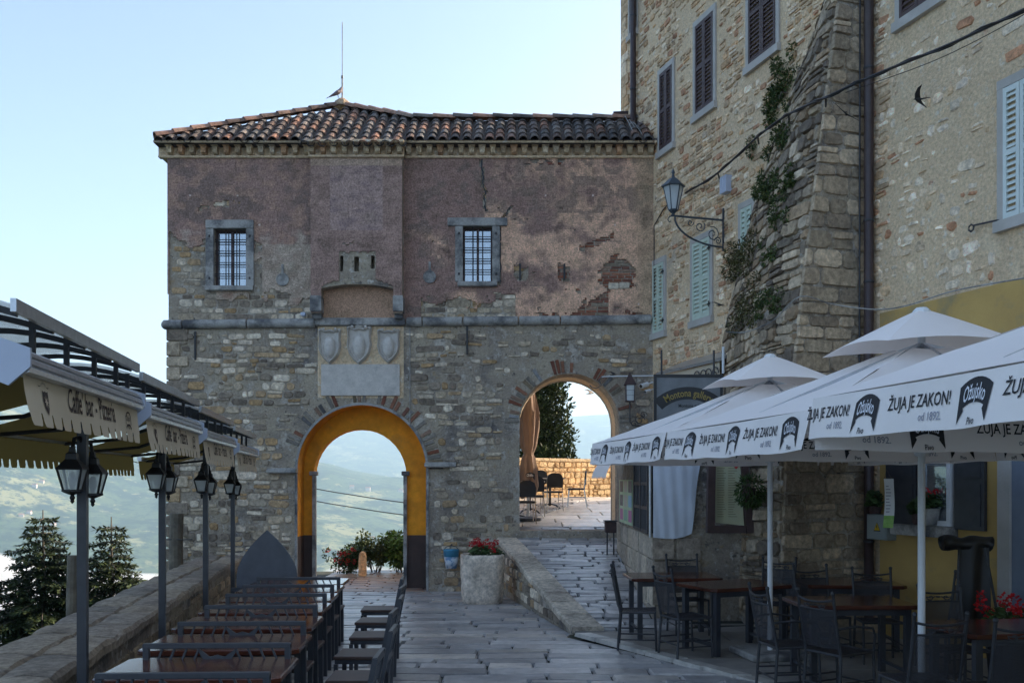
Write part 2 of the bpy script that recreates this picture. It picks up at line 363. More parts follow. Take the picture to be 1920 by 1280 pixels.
# ------------------------------------------------------------------ low retaining wall beside the ramp
lw = thing('retaining_wall', 'low sloping stone wall with pale coping between street and ramp', 'wall', (.45, 15.9, -.1))
def lw_top(y): return interp(y, [(12.75, .06), (13.3, .12), (18.95, .87)])
core = MB(); ys = [12.8+.41*k for k in range(16)]
for a, b in zip(ys, ys[1:]):
    for (dx0, dx1) in ((-.17, .17),):
        v = [(xw(y)+dx, y, z) for y in (a, b) for dx, z in ((-.17, zs(y)-.1), (.17, zs(y)-.1), (.17, lw_top(y)-.08), (-.17, lw_top(y)-.08))]
        core.add(v, [(0, 3, 7, 4), (1, 5, 6, 2), (3, 2, 6, 7)]+([(0, 1, 2, 3)] if a == ys[0] else []))
core.build('core', m_mortar, lw)
y = 12.72
while y < 18.9:
    L = min(rng.uniform(.5, .95), 18.97-y); mb = MB(); b = rng.uniform(.8, 1.1); e = .012
    w1, w2 = -.21+rng.uniform(-.015, .015), .20+rng.uniform(-.015, .015)
    vs = []
    for yy in (y+e, y+L-e):
        for (dx, dz) in ((w1, -.085), (w1, -.02), (w1+.03, 0), (w2-.03, 0.004), (w2, -.02), (w2, -.085)):
            vs.append((xw(yy)+dx, yy, lw_top(yy)+dz+rng.uniform(-.006, .006)))
    mb.add(vs, [(i, i+1, i+7, i+6) for i in range(5)]+[tuple(range(6)), tuple(range(11, 5, -1)), (0, 6, 11, 5)], 0, (.42*b, .42*b, .42*b))
    mb.build('coping_stone', m_stone, lw); y += L
fp = rows(12.8, 18.95, -.25, .85, (.10, .2), (.16, .38), rng, lambda p: all(zs(u)-.02 < v < lw_top(u)-.10 for u, v in p), wav=.02)
lay(fp, lambda u, v, w: Vector((xw(u)-.17-w, u, v)), lw, m_stone, 'stone', 'small_stones', PAL_GATE, rng, proud=.025, limit=120)

# ------------------------------------------------------------------ parapet wall on the valley side
pw = thing('parapet_wall', 'broad grey stone parapet wall with worn coping along the valley side', 'wall', (-4.2, 12, -.1))
def pz(y): return interp(y, [(3, .60), (13, .57), (19, .52)])
def pwx(y, o): return xin(y)-o
y = 3.0; core = MB()
ys = [3+.5*k for k in range(33)]
for a, b in zip(ys, ys[1:]):
    v = [(pwx(y, o), y, z) for y in (a, b) for o, z in ((.10, zs(y)-.1), (.84, -2.5), (.84, pz(y)-.1), (.10, pz(y)-.1))]
    core.add(v, [(0, 3, 7, 4), (1, 5, 6, 2), (3, 2, 6, 7)])
core.build('core', m_mortar, pw)
PAL_COP = [(.23, .22, .22), (.28, .27, .26), (.19, .185, .185), (.25, .235, .22)]
for (o1, o2) in ((.04, .46), (.465, .9)):
    y = 3.2-o1
    while y < 18.9:
        L = min(rng.uniform(.45, 1.1), 18.98-y)
        if L < .1: break
        c = rng.choice(PAL_COP); mb = MB(); n = 5; e = .009; vs = []
        prof = ((o1, -.1), (o1-.005, -.03), (o1+.03, 0), ((o1+o2)/2, .012), (o2-.03, .0), (o2, -.03), (o2, -.1))
        for q in range(n):
            yy = y+e+(L-2*e)*q/(n-1)
            for o, dz in prof: vs.append((pwx(yy, o+rng.uniform(-.008, .008)), yy, pz(yy)+dz+rng.uniform(-.009, .009)+.012*nz(yy*2, o*3)-(.012 if q in (0, n-1) else 0)))
        k = len(prof)
        mb.add(vs, [(q*k+i, q*k+i+1, (q+1)*k+i+1, (q+1)*k+i) for q in range(n-1) for i in range(k-1)]+[tuple(range(k)), tuple(range(n*k-1, (n-1)*k-1, -1))], 0, c)
        mb.build('coping_stone', m_stone, pw); y += L
fp = rows(4, 18.95, -.25, .6, (.10, .19), (.18, .42), rng, lambda p: all(zs(u)-.02 < v < pz(u)-.11 for u, v in p), wav=.02)
lay(fp, lambda u, v, w: Vector((pwx(u, .10)+w, u, v)), pw, m_stone, 'stone', 'small_stones', [(.2, .18, .15), (.25, .22, .18), (.17, .16, .14), (.28, .25, .21)], rng, proud=.025, limit=160)
# ------------------------------------------------------------------ gatehouse
D = 19.0; K = F/D
def fx(px): return (px-960)/K
def fz(py): return 2+(900-py)/K
gh = thing('gatehouse', 'old two-arched stone town gatehouse with faded plaster upper storey and tiled roof', 'gatehouse', (-2, 19, -.2))
XL, XR = fx(316), fx(1226)
def pierced(mb, x0, x1, z0, z1, y0, y1, ops, mr=0, tintf=None, ends=True):
    """wall slab, front at y0, back at y1; ops: (xa, xb, lo(x), hi(x), n)"""
    xs = {x0, x1}
    for (a, b, lo, hi, n) in ops:
        for k in range(n+1): xs.add(a+(b-a)*(1-cos(pi*k/n))/2 if n > 1 else a+(b-a)*k)
    xs = sorted(xs)
    for a, b in zip(xs, xs[1:]):
        mid = (a+b)/2; act = sorted([o for o in ops if o[0] < mid < o[1]], key=lambda o: o[2](mid)); cur = (lambda x: z0); segs = []
        for o in act:
            segs.append((cur, o[2])); cur = o[3]
            for g, flip in ((o[2], 0), (o[3], 1)):
                if flip or o[2](mid) > z0+.01: mb.quad((a, y0, g(a)), (b, y0, g(b)), (b, y1, g(b)), (a, y1, g(a)), mr)
        segs.append((cur, lambda x: z1))
        for lo, hi in segs:
            if hi(mid)-lo(mid) < 1e-4: continue
            for yy in (y0, y1): mb.quad((a, yy, lo(a)), (b, yy, lo(b)), (b, yy, hi(b)), (a, yy, hi(a)))
    for (a, b, lo, hi, n) in ops:
        for x in (a, b):
            if hi(x)-lo(x) > .01: mb.quad((x, y0, lo(x)), (x, y1, lo(x)), (x, y1, hi(x)), (x, y0, hi(x)), mr)
    if ends:
        for x in (x0, x1): mb.quad((x, y0, z0), (x, y1, z0), (x, y1, z1), (x, y0, z1))
        mb.quad((x0, y0, z1), (x1, y0, z1), (x1, y1, z1), (x0, y1, z1))
def arch(cx, r, spring, ry=None):
    ry = ry or r
    return lambda x: spring+ry*sqrt(max(0, 1-((x-cx)/r)**2))
A1X, A1R, A1S = fx(678.5), 1.285, fz(880)
A2X, A2R, A2S = fx(1067.5), .985, fz(793)
W1 = (fx(402), fx(463), fz(537), fz(430)); W2 = (fx(868), fx(923), fz(529), fz(425))
zb = lambda x: -.35
ops = [(A1X-A1R, A1X+A1R, zb, arch(A1X, A1R, A1S), 20), (A2X-A2R, A2X+A2R, lambda x: 1.0, arch(A2X, A2R, A2S), 18),
       (W1[0], W1[1], lambda x: W1[2], lambda x: W1[3], 1), (W2[0], W2[1], lambda x: W2[2], lambda x: W2[3], 1)]
mb = MB(); pierced(mb, XL, XR, -.35, fz(296), D, D+.75, ops)
wall = mb.build('wall', m_mortar, gh)
# inner body: side and back walls
BK = 20.75
mb = MB()
mb.quad((XL, D, -2.5), (XL, BK, -2.5), (XL, BK, 8.35), (XL, D, 8.35)).quad((XL, D+.001, -2.5), (XL, D+.001, -.35), (A1X-A1R, D+.001, -.35), (A1X-A1R, D+.001, -2.5))
pierced(mb, XL, -.35, -.4, 8.35, BK-.35, BK, [(-4.24, -1.72, zb, arch(-2.98, 1.26, 2.15), 16)], 0, ends=False)
pierced(mb, -.35, 2.6, -.4, 8.35, 20.3, 20.62, [(A2X-A2R, A2X+A2R, lambda x: 1.05, arch(A2X, A2R, A2S), 18)], 0, ends=False)
mb.build('rear_wall', m_mortar, gh)
# passage lining of the right arch
mb = MB(); n = 18
def a2p(k): x = A2X-A2R*cos(pi*k/n); return x, A2S+A2R*sin(pi*k/n)
for k in range(n):
    (xa, za), (xc, zc) = a2p(k), a2p(k+1); mb.quad((xa, D+.7, za), (xc, D+.7, zc), (xc, 20.35, zc), (xa, 20.35, za))
for x in (A2X-A2R, A2X+A2R): mb.quad((x, D+.7, 1), (x, 20.35, 1), (x, 20.35, A2S), (x, D+.7, A2S))
mb.build('passage_lining', m_mortar_b, gh)
# ochre passage behind the left arch: side walls, vault, rear face with smaller arch, brown dado
DADO = fz(1006)
mb = MB(); n = 20; r = A1R-.004
pts = [(A1X-r, -.3), (A1X-r, DADO), (A1X-r, A1S)]+[(A1X-r*cos(pi*k/n), A1S+r*sin(pi*k/n)) for k in range(1, n)]+[(A1X+r, A1S), (A1X+r, DADO), (A1X+r, -.3)]
for i in range(len(pts)-1):
    (xa, za), (xc, zc) = pts[i], pts[i+1]; m = 1 if max(za, zc) <= DADO+.001 else 0
    mb.quad((xa, D-.012, za), (xc, D-.012, zc), (xc, BK-.352, zc), (xa, BK-.352, za), m)
Y2 = 19.62; RX, RR, RS = fx(675)*19.62/19, .948, 2.09
q = MB(); pierced(q, A1X-r, A1X+r, DADO, 3.6, Y2, Y2+.3, [(RX-RR, RX+RR, lambda x: DADO, arch(RX, RR, RS), 18)], 0, ends=False); mb.add(q.v, q.f, 0)
for xa, xc in ((A1X-r, RX-RR), (RX+RR, A1X+r)): mb.box(((xa+xc)/2, Y2+.15, (DADO-.3)/2), (xc-xa, .3, DADO+.3), m=1)
mb.build('passage_plaster', [m_orange, m_brown_dado], gh)
mb = MB()   # pale stone trim on the small inner arch
for sx in (-1, 1):
    mb = MB(); mb.box((RX+sx*(RR-.02), Y2-.02, 1.0), (.07, .1, 2.35), ch=.01).box((RX+sx*(RR-.01), Y2-.03, 2.14), (.16, .14, .09), ch=.015)
    mb.build('inner_jamb', m_limestone, gh)
mb = MB()   # thin pale edge of the front arch
for k in range(40):
    a0, a1 = pi*k/40, pi*(k+1)/40; v = []
    for a in (a0, a1):
        for rr, yy in ((A1R-.012, D-.03), (A1R+.035, D-.03), (A1R+.035, D), (A1R-.012, D)): v.append((A1X-rr*cos(a), yy, A1S+rr*sin(a)))
    mb.add(v, [(0, 1, 5, 4), (1, 2, 6, 5), (3, 0, 4, 7)])
for sx in (-1, 1): mb.box((A1X+sx*(A1R+.012), D-.016, (A1S-.25)/2), (.05, .03, A1S+.25))
mb.build('arch_edging', m_limestone, gh)
# lower storey stones
def in_ops(x, z, pad=.0):
    for (cx, r, s) in ((A1X, A1R, A1S), (A2X, A2R, A2S)):
        if abs(x-cx) < r+pad and (z < s or (x-cx)**2+(z-s)**2 < (r+pad)**2): return True
    for (a, b, c, d) in (W1, W2):
        if a-.17 < x < b+.17 and c-.1 < z < d+.2: return True
    return False
def blocked(x, z):
    if in_ops(x, z, .30 if z > 2.0 else .06): return True
    if fx(596) < x < fx(757) and z > fz(746): return True
    if x > fx(1168) and z < 1.9: return True
    if z > fz(615) : return True
    return x < xin(18.9)-.8 and z < -1 or (x > -.45 and x < .2 and z < .9) or (x > .1 and z < 1.1) or not (XL+.02 < x < XR)
rng = random.Random(5)
sp = rows(XL, XR, -.25, fz(612), (.085, .19), (.11, .36), rng, lambda p: not any(blocked(x, z) for x, z in p), gap=.016, wav=.05, split=.25, chop=(.15, .45))
sp = [p for p in sp if rng.random() < .74+.6*nz(p[0][0]*.8, p[0][1]*.8, 3) or p[0][1] < .9]
place_f = lambda u, v, w: Vector((u, D-w, v))
lay(sp, place_f, wall, m_stone, 'stone', 'small_stones', PAL_GATE, rng, proud=.022, limit=290)
# quoins on the left corner
z = -.3; k = 0
while z < 5.0:
    h = rng.uniform(.2, .3); L = .42 if k % 2 else .26; mb = MB(); c = rng.choice(PAL_GATE)
    mb.box((XL+L/2-.03, D-.012+(.2 if k % 2 else .3)/2, z+h/2), (L, .05+(.2 if k % 2 else .3), h-.015), t=c, ch=.018); mb.build('quoin', m_stone, gh); z += h; k += 1
# brick rings around both arches
for (cx, r, s, n, amin) in ((A1X, A1R+.05, A1S, 46, 0), (A2X, A2R+.015, A2S, 40, 0)):
    for k in range(n):
        a = pi*(k+.5)/n
        if rng.random() < .36: continue
        L = rng.choice((.24, .28, .2)); da = pi/n*.42; c = rng.choice(PAL_BRICK if rng.random() < .4 else PAL_GATE+[(.36, .32, .27)]*6); b = rng.uniform(.6, .95)
        mb = MB(); v = []
        for yy, i in ((D+.02, 0), (D-.02, .008)):
            for aa, rr in ((a-da+i, r+i), (a+da-i, r+i), (a+da-i, r+L-i), (a-da+i, r+L-i)): v.append((cx-rr*cos(aa), yy, s+rr*sin(aa)))
        mb.add(v, [(4, 5, 6, 7), (0, 1, 5, 4), (1, 2, 6, 5), (2, 3, 7, 6), (3, 0, 4, 7)], 0, (c[0]*b, c[1]*b, c[2]*b)); mb.build('voussoir', m_brick, wall)
# impost ledges
for (a, b, py) in ((503, 558, 882), (797, 856, 871)):
    mb = MB(); mb.box(((fx(a)+fx(b))/2, D-.06, fz(py)), (fx(b)-fx(a), .2, .1), ch=.02); mb.build('impost', m_limestone, gh)
# ---- upper plaster layer: a 3 cm coat with real fallen patches
def peeled(px, py):
    n = fbm(px/38, py/30, 2)*1.0; n2 = nz(px/13, py/11, 7)
    if 318 < px < 396 and py > 452+34*n+8*n2: return True
    if px < 590 and py > 556+26*n+8*n2 : return True
    if 470 < px < 492 and py > 470+40*n: return True
    if 372 < px < 440 and abs(py-388+.18*(px-400)) < 5+7*n2 and n2 > -.2: return True
    if 790 < px < 965 and py > 560+30*n+8*n2: return True
    if 925 < px < 950 and 420 < py < 535 and abs(px-936-7*nz(py/20, 1)) < 3.2: return True
    if 300 < py < 398 and abs(px-903-.08*(py-300)-7*nz(py/16, 3)) < 3.4: return True
    if 385 < py < 425 and abs(px-(960-.62*(py-385))-4*nz(py/9, 3)) < 3.5: return True
    if ((px-1158)/36)**2+((py-515)/32)**2 < 1+.9*n2+.5*n: return True
    if 1070 < px < 1140 and py > 592-.72*(px-1070)+10*n2 and py < 600: return True
    if 1085 < px < 1150 and abs(py-(470-.42*(px-1085))) < 6+7*n2: return True
    if 1045 < px < 1068 and abs(py-512) < 16+9*n2: return True
    if 964 < px < 990 and abs(py-512) < 13+10*n2: return True
    if py < 310 and 985 < px < 1070 and n2 > .05: return True
    if 1060 < px < 1180 and 540 < py < 590 and n2 > .42: return True
    if py > 588+8*n2 and n > .12: return True
    return n2 > .62 and n > .25 and py > 380
def ptint(px, py):
    n = fbm(px/90, py/70, 5); n2 = fbm(px/26, py/22, 9); n3 = nz(px/5, py/5, 1)
    base = Vector((.215, .160, .150)); pink = Vector((.47, .345, .27)); dark = Vector((.10, .09, .088)); grey = Vector((.30, .28, .25))
    c = base.copy()
    k = 0
    if px > 760: k = max(0, min(1, ((px-880)/230)*1.0+1.6*n+.8*n2-.25+(.35 if py > 430 else .05)))
    c = c.lerp(pink, k)
    dk = max(0, min(1, 2.4*n2+1.3*n-.05+(.5 if 330 < py < 420 and px > 960 else 0)-(1.0 if k > .6 and py > 400 else 0)))
    if px > 760: c = c.lerp(dark, dk*.75)
    else: c = c.lerp(dark, max(0, min(.6, n*1.6+n2*1.2))).lerp(pink, max(0, min(.35, -n2*.9)))
    if px < 600 and py > 430: c = c.lerp(grey, max(0, min(.8, (py-430)/150+n2)))
    if 488 < px < 585 and 460 < py < 560: c = c.lerp(grey, .7)
    if 1180 < px: c = c.lerp(Vector((.24, .21, .15)), max(0, min(.6, (px-1180)/45)))
    c *= 1+.30*n3+.3*n2
    if nz(px/2.6, py/2.6, 30) > .72: c = c.lerp(Vector((.5, .48, .47)), .7)
    return tuple(max(.03, q) for q in c)
def coat(mb, x0, x1, z0, z1, y, th, cell, skip, tint):
    nx = int((x1-x0)/cell); nz_ = int((z1-z0)/cell); on = {}
    for i in range(nx):
        for j in range(nz_):
            x = x0+(i+.5)*(x1-x0)/nx; z = z0+(j+.5)*(z1-z0)/nz_; on[i, j] = not skip(x, z)
    ids = {}
    def vid(i, j, k):
        if (i, j, k) not in ids:
            ids[i, j, k] = len(mb.v); x = x0+i*(x1-x0)/nx; z = z0+j*(z1-z0)/nz_; e = cell*.32 if 0 < i < nx and 0 < j < nz_ else 0
            mb.v.append(Vector((x+e*nz(i*.83, j*.71, 4), y-(0 if k else th)-(.006*nz(x*2.2, z*2.2) if not k else 0), z+e*nz(i*.77, j*.91, 8))))
        return ids[i, j, k]
    def face(*q):
        mb.f.append(list(q)); mb.m.append(0); mb.t.append(t)
    for (i, j), o in on.items():
        if not o: continue
        x = x0+(i+.5)*(x1-x0)/nx; z = z0+(j+.5)*(z1-z0)/nz_; t = tint(x, z)
        face(vid(i, j, 0), vid(i+1, j, 0), vid(i+1, j+1, 0), vid(i, j+1, 0))
        for (di, dj, a, b) in ((-1, 0, (i, j+1), (i, j)), (1, 0, (i+1, j), (i+1, j+1)), (0, -1, (i, j), (i+1, j)), (0, 1, (i+1, j+1), (i, j+1))):
            if not on.get((i+di, j+dj), False): face(vid(*a, 0), vid(*a, 1), vid(*b, 1), vid(*b, 0))
pxf = lambda x: 960+x*K
pyf = lambda z: 900-(z-2)*K
BX0, BX1 = fx(588), fx(757)
def skip_coat(x, z):
    px, py = pxf(x), pyf(z)
    if BX0+.02 < x < BX1-.02 and z > fz(590): return True
    for (a, b, c, d) in (W1, W2):
        if a-.02 < x < b+.02 and c-.02 < z < d+.02: return True
    if (px-975)**2 < 12 and 497 < py < 527: return True
    return peeled(px, py)
mb = MB(); coat(mb, XL-.012, XR, fz(603), fz(297), D, .032, .036, skip_coat, lambda x, z: ptint(pxf(x), pyf(z)))
mb.build('plaster_coat', m_plaster, gh)
def keep_up(br):
    def f(p):
        for x, z in p:
            px = pxf(x)
            if (px > 1000) != br or not (XL+.01 < x < XR-.02) or z > fz(299) or in_ops(x, z): return False
        x = sum(q[0] for q in p)/len(p); z = sum(q[1] for q in p)/len(p)
        if BX0-.03 < x < BX1+.03 and z > fz(600): return False
        return any(peeled(pxf(q[0]), pyf(q[1])) for q in p) or peeled(pxf(x), pyf(z))
    return f
up = rows(XL, XR, fz(603), fz(300), (.09, .17), (.15, .34), rng, keep_up(False), gap=.015, wav=.02)
lay(up, place_f, wall, m_stone, 'exposed_stone', 'exposed_stones', PAL_GATE, rng, proud=.012, limit=120, sink=.02)
up = rows(fx(1000), XR, fz(603), fz(300), (.058, .064), (.13, .23), rng, keep_up(True), gap=.012, wav=.01, split=0, chop=(.04, .12))
lay(up, place_f, wall, m_brick, 'exposed_brick', 'exposed_bricks', PAL_BRICK+[(.33, .27, .2)], rng, proud=.014, limit=200, sink=.02, ch=.008)
for (px, py) in ((1150, 537), (1170, 536)):
    mb = MB(); mb.box((fx(px), D-.02, fz(py)), (.2, .06, .13), ch=.02, t=(.45, .46, .46)); mb.build('pale_block', m_stone, wall)
# cracks: black strips standing in for the shade inside the gaps
def crack_shade(pts, w):
    mb = MB(); n = len(pts)
    for i in range(n-1):
        (a, b), (c, d) = pts[i], pts[i+1]; wa = w*(.5+.5*abs(nz(i*1.7, 3)))/K; mb.add([(fx(a)-wa, D-.034, fz(b)), (fx(a)+wa, D-.034, fz(b)), (fx(c)+wa, D-.034, fz(d)), (fx(c)-wa, D-.034, fz(d)), (fx(a), D+.01, fz(b)), (fx(c), D+.01, fz(d))], [(0, 1, 2, 3), (0, 3, 5, 4), (1, 4, 5, 2)])
    mb.build('crack_shade', m_black, gh)
crack_shade([(903+.08*(y-300)+7*nz(y/16, 3)+3*nz(y/5, 1), y) for y in range(300, 399, 4)], 2.0)
crack_shade([(958-.6*(y-387)+4*nz(y/7, 3), y) for y in range(387, 424, 4)]+[(938+6*nz(y/15, 1)+2*nz(y/4, 8), y) for y in range(424, 530, 5)], 1.6)
crack_shade([(727+4*nz(y/8, 2), y) for y in range(345, 440, 6)], .5)
# loopholes
for (px, a, b) in ((975, 495, 526), (1058, 495, 525)):
    mb = MB(); mb.box((fx(px), D-.02, (fz(a)+fz(b))/2), (.035, .045, fz(a)-fz(b))); mb.build('loophole', m_black, gh)
# keyhole gun ports
for (px, py) in ((531, 525), (806, 520)):
    mb = MB(); o = [(cos(2*pi*k/20)*.11, sin(2*pi*k/20)*.11) for k in range(20)]
    mb.prism(o, lambda x, y, k: (fx(px)+x, D-.055+.05*k, fz(py)+y)); mb.box((fx(px), D-.046, fz(py)+.2), (.045, .03, .2))
    g = mb.build('gun_port', m_limestone, gh)
    ring = MB(); v = []
    for k in range(20):
        for rr, yy in ((.11, D-.05), (.11, D-.066), (.128, D-.066), (.128, D-.05)): v.append((fx(px)+rr*cos(2*pi*k/20), yy, fz(py)+rr*sin(2*pi*k/20)))
    ring.add(v, [(k*4+i, k*4+(i+1) % 4, ((k+1) % 20)*4+(i+1) % 4, ((k+1) % 20)*4+i) for k in range(20) for i in range(4)]); ring.build('port_rim', m_limestone, g)
# ---- projecting bay with arched hood
BF = D-.26
mb = MB(); bz0, bz1 = fz(592), fz(300)
hx0, hx1 = fx(607), fx(741); hc = (hx0+hx1)/2
hood = lambda x: fz(566)+(fz(543)-fz(566))*sqrt(max(0, 1-((x-hc)/((hx1-hx0)/2+.35))**2))*1.35-.12*(fz(543)-fz(566))
slots = [(fx(642), fx(648), 485, 514), (fx(668), fx(677), 487, 514), (fx(699), fx(706), 485, 509)]
sops = [(hx0, hx1, lambda x: bz0, hood, 14)]
for (a, b, t, u) in slots: sops.append((a, b, (lambda u: lambda x: fz(u))(u), (lambda t: lambda x: fz(t))(t), 1))
pierced(mb, BX0, BX1, bz0, bz1, BF, D-.001, sops)
bay = mb.build('bay', m_mortar, gh)
mb = MB()
def bay_skip(x, z):
    px, py = pxf(x), pyf(z)
    if hx0 < x < hx1 and z < hood(x)+.03+.16*max(0, 1-abs(x-hc)/.75)+.05*nz(x*7, z*7): return True
    for (a, b, t, u) in slots:
        if a-.01 < x < b+.01 and fz(u) < z < fz(t): return True
    return (640 < px < 708 and 478+5*nz(px/6, py/6) < py < 530) or abs(py-(468-.75*abs(px-655)+8*nz(px/12, 2))) < 1.3 and 640 < px < 670
def bay_tint(x, z):
    px, py = pxf(x), pyf(z); n = fbm(px/40, py/14, 3); n2 = nz(px/5, py/5, 1)
    c = Vector((.225, .175, .165))
    if 624 < px < 722 and 308 < py < 440: c = Vector((.30, .245, .24)).lerp(Vector((.17, .14, .15)), max(0, min(1, .3+n*1.4)))
    if py < 318: c = c.lerp(Vector((.36, .31, .24)), .5)
    return tuple(q*(1+.2*n2+.3*n) for q in c)
coat(mb, BX0, BX1, fz(590), bz1, BF, .025, .034, bay_skip, bay_tint); mb.build('bay_plaster', m_plaster, bay)
mb = MB(); mb.quad((hx0, D-.036, fz(600)), (hx1, D-.036, fz(600)), (hx1, D-.036, fz(535)), (hx0, D-.036, fz(535)), 0, (.30, .22, .17)); mb.build('recess_plaster', m_plaster, bay)
for a, b in ((588, 607), (741, 758)):
    mb = MB(); mb.box(((fx(a)+fx(b))/2, D-.16, fz(574)), (fx(b)-fx(a)+.02, .3, .32), ch=.02).box(((fx(a)+fx(b))/2, D-.1, fz(594)), (fx(b)-fx(a)-.02, .18, .14), ch=.02); mb.build('corbel', m_limestone, bay)
# ---- string course blocks
segs = [(307, 344), (345, 464), (465, 592), (762, 792), (793, 868), (869, 972), (973, 1050), (1051, 1221)]
for a, b in segs:
    mb = MB(); n = 9; v = []; za = fz(lerp(609, 599, (a-307)/914.)); zb_ = fz(lerp(609, 599, (b-307)/914.)); R = .092
    for x, zc, cap in ((fx(a)+.006, za, 0), (fx(a)+.02, za, 1), (fx(b)-.02, zb_, 1), (fx(b)-.006, zb_, 0)):
        for k in range(n): q = -pi/2+pi*k/(n-1); rr = R if cap else R-.012; v.append((x, D-.03-rr*1.05*cos(q), zc+rr*sin(q)))
    mb.add(v, [(i*n+k, i*n+k+1, (i+1)*n+k+1, (i+1)*n+k) for i in range(3) for k in range(n-1)]+[tuple(range(n)), tuple(range(4*n-1, 3*n-1, -1))])
    mb.build('string_course_block', m_limestone, gh, smooth=False)
mb = MB(); mb.box((fx(676), D-.05, fz(604)), (fx(761)-fx(593), .12, .15), ch=.02); mb.build('string_course_slab', m_limestone, gh)
mb = MB(); mb.cyl((XL-.05, D-.03, fz(609)), (XL-.05, BK, fz(609)), .09, n=12); mb.build('string_course_return', m_limestone, gh)
# ---- cornice with dentils (main wall, then the bay)
def cornice(x0, x1, y, ztop, par, nd, left=False):
    mb = MB(); h = .27; xa = x0-(.16 if left else 0)
    mb.box(((xa+x1)/2, y-.02, ztop-.25), (x1-xa, .12, .05), ch=.012).box(((xa+x1)/2, y-.11, ztop-.025), (x1-xa+.04, .34, .055), ch=.012).box(((xa+x1)/2, y+.0, ztop-.13), (x1-xa, .06, .24))
    c = mb.build('cornice', m_mortar_b, par)
    for k in range(nd):
        x = lerp(x0+.08, x1-.08, k/(nd-1)); mb = MB(); b = rng.uniform(.7, 1.15); p = rng.choice([(.42, .38, .31), (.36, .31, .25), (.40, .28, .2), (.44, .42, .38)])
        w = rng.uniform(.095, .115); v = []
        for z, d, ww in ((ztop-.215, .10, w*.8), (ztop-.19, .15, w*.85), (ztop-.085, .17, w), (ztop-.075, .21, w*1.25), (ztop-.052, .21, w*1.25)):
            v += [(x-ww/2, y-.0, z), (x+ww/2, y-.0, z), (x+ww/2, y-d, z), (x-ww/2, y-d, z)]
        mb.add(v, [(i*4+j, i*4+(j+1) % 4, i*4+4+(j+1) % 4, i*4+4+j) for i in range(4) for j in range(4)]+[(3, 2, 1, 0)], 0, (p[0]*b, p[1]*b, p[2]*b)); mb.build('dentil', m_stone, c)
cornice(XL-.02, BX0-.03, D, fz(272), gh, 13, True)
cornice(BX1+.03, XR, D, fz(272), gh, 24)
cornice(BX0-.04, BX1+.04, BF, fz(279), bay, 9)
mb = MB(); mb.box((XL-.1, (D+BK)/2, fz(283)), (.2, BK-D, .24), ch=.03); mb.build('side_cornice', m_mortar_b, gh)
# ---- windows with stone surrounds and iron grilles
def gate_window(W, l, t, s):
    x0, x1, z0, z1 = W; jw = .15
    mb = MB(); mb.box(((x0+x1)/2, D-.02, z1+l/2), (x1-x0+2*jw+t, .13, l), ch=.012)
    fr = mb.build('window', m_limestone, gh)
    for x in (x0-jw/2, x1+jw/2):
        mb = MB(); mb.box((x, D-.015, (z0+z1)/2-.002), (jw, .12, z1-z0), ch=.012); mb.build('jamb', m_limestone, fr)
        for z in (z0+.15, z1-.15): q = MB(); q.lathe([(.018, -.02), (.018, .02)], 8, (x, D-.085, z)); q.build('iron_pin', m_iron, fr)
    mb = MB(); mb.box(((x0+x1)/2, D-.03, z0-.05), (x1-x0+2*jw+s, .2, .095), ch=.015); mb.build('sill', m_limestone, fr)
    mb = MB(); w = x1-x0; h = z1-z0; wf = .035
    mb.box((x0+wf/2, D+.13, (z0+z1)/2), (wf, .05, h)).box((x1-wf/2, D+.13, (z0+z1)/2), (wf, .05, h)).box(((x0+x1)/2, D+.13, z0+wf/2), (w-2*wf, .05, wf)).box(((x0+x1)/2, D+.13, z1-wf/2), (w-2*wf, .05, wf)).box(((x0+x1)/2, D+.128, (z0+z1)/2), (.045, .05, h-2*wf))
    mb.build('casement', m_brownshut, fr)
    nx, ny = 3, 5
    for i in range(nx):
        for j in range(ny):
            mb = MB(); a = x0+wf+(w-2*wf)*i/nx; b = x0+wf+(w-2*wf)*(i+1)/nx; c = z0+wf+(h-2*wf)*j/ny; d = z0+wf+(h-2*wf)*(j+1)/ny
            mb.quad((a, D+.145+.004*nz(i, j), c), (b, D+.145+.004*nz(i+1, j), c), (b, D+.145+.006*nz(i+1, j+1, 2), d), (a, D+.145+.006*nz(i, j+1, 2), d)); mb.build('pane', m_glass, fr)
    mb = MB(); mb.box(((x0+x1)/2, D+.22, (z0+z1)/2), (w, .02, h)); mb.build('dark_interior', m_black, fr)
    for k in range(1, 3):
        mb = MB(); mb.cyl((x0+w*k/3, D+.05, z0), (x0+w*k/3, D+.05, z1), .011, n=6); mb.build('grille_bar', m_iron, fr)
    for k in range(ny-1):
        for dz in (-.022, .022):
            mb = MB(); z = z0+h*(k+.85)/ny+.04; mb.cyl((x0-.02, D+.035, z+dz), (x1+.02, D+.035, z+dz), .009, n=6); mb.build('grille_bar', m_iron, fr)
gate_window(W1, .17, .0, .0); gate_window(W2, .16, .3, -.1)
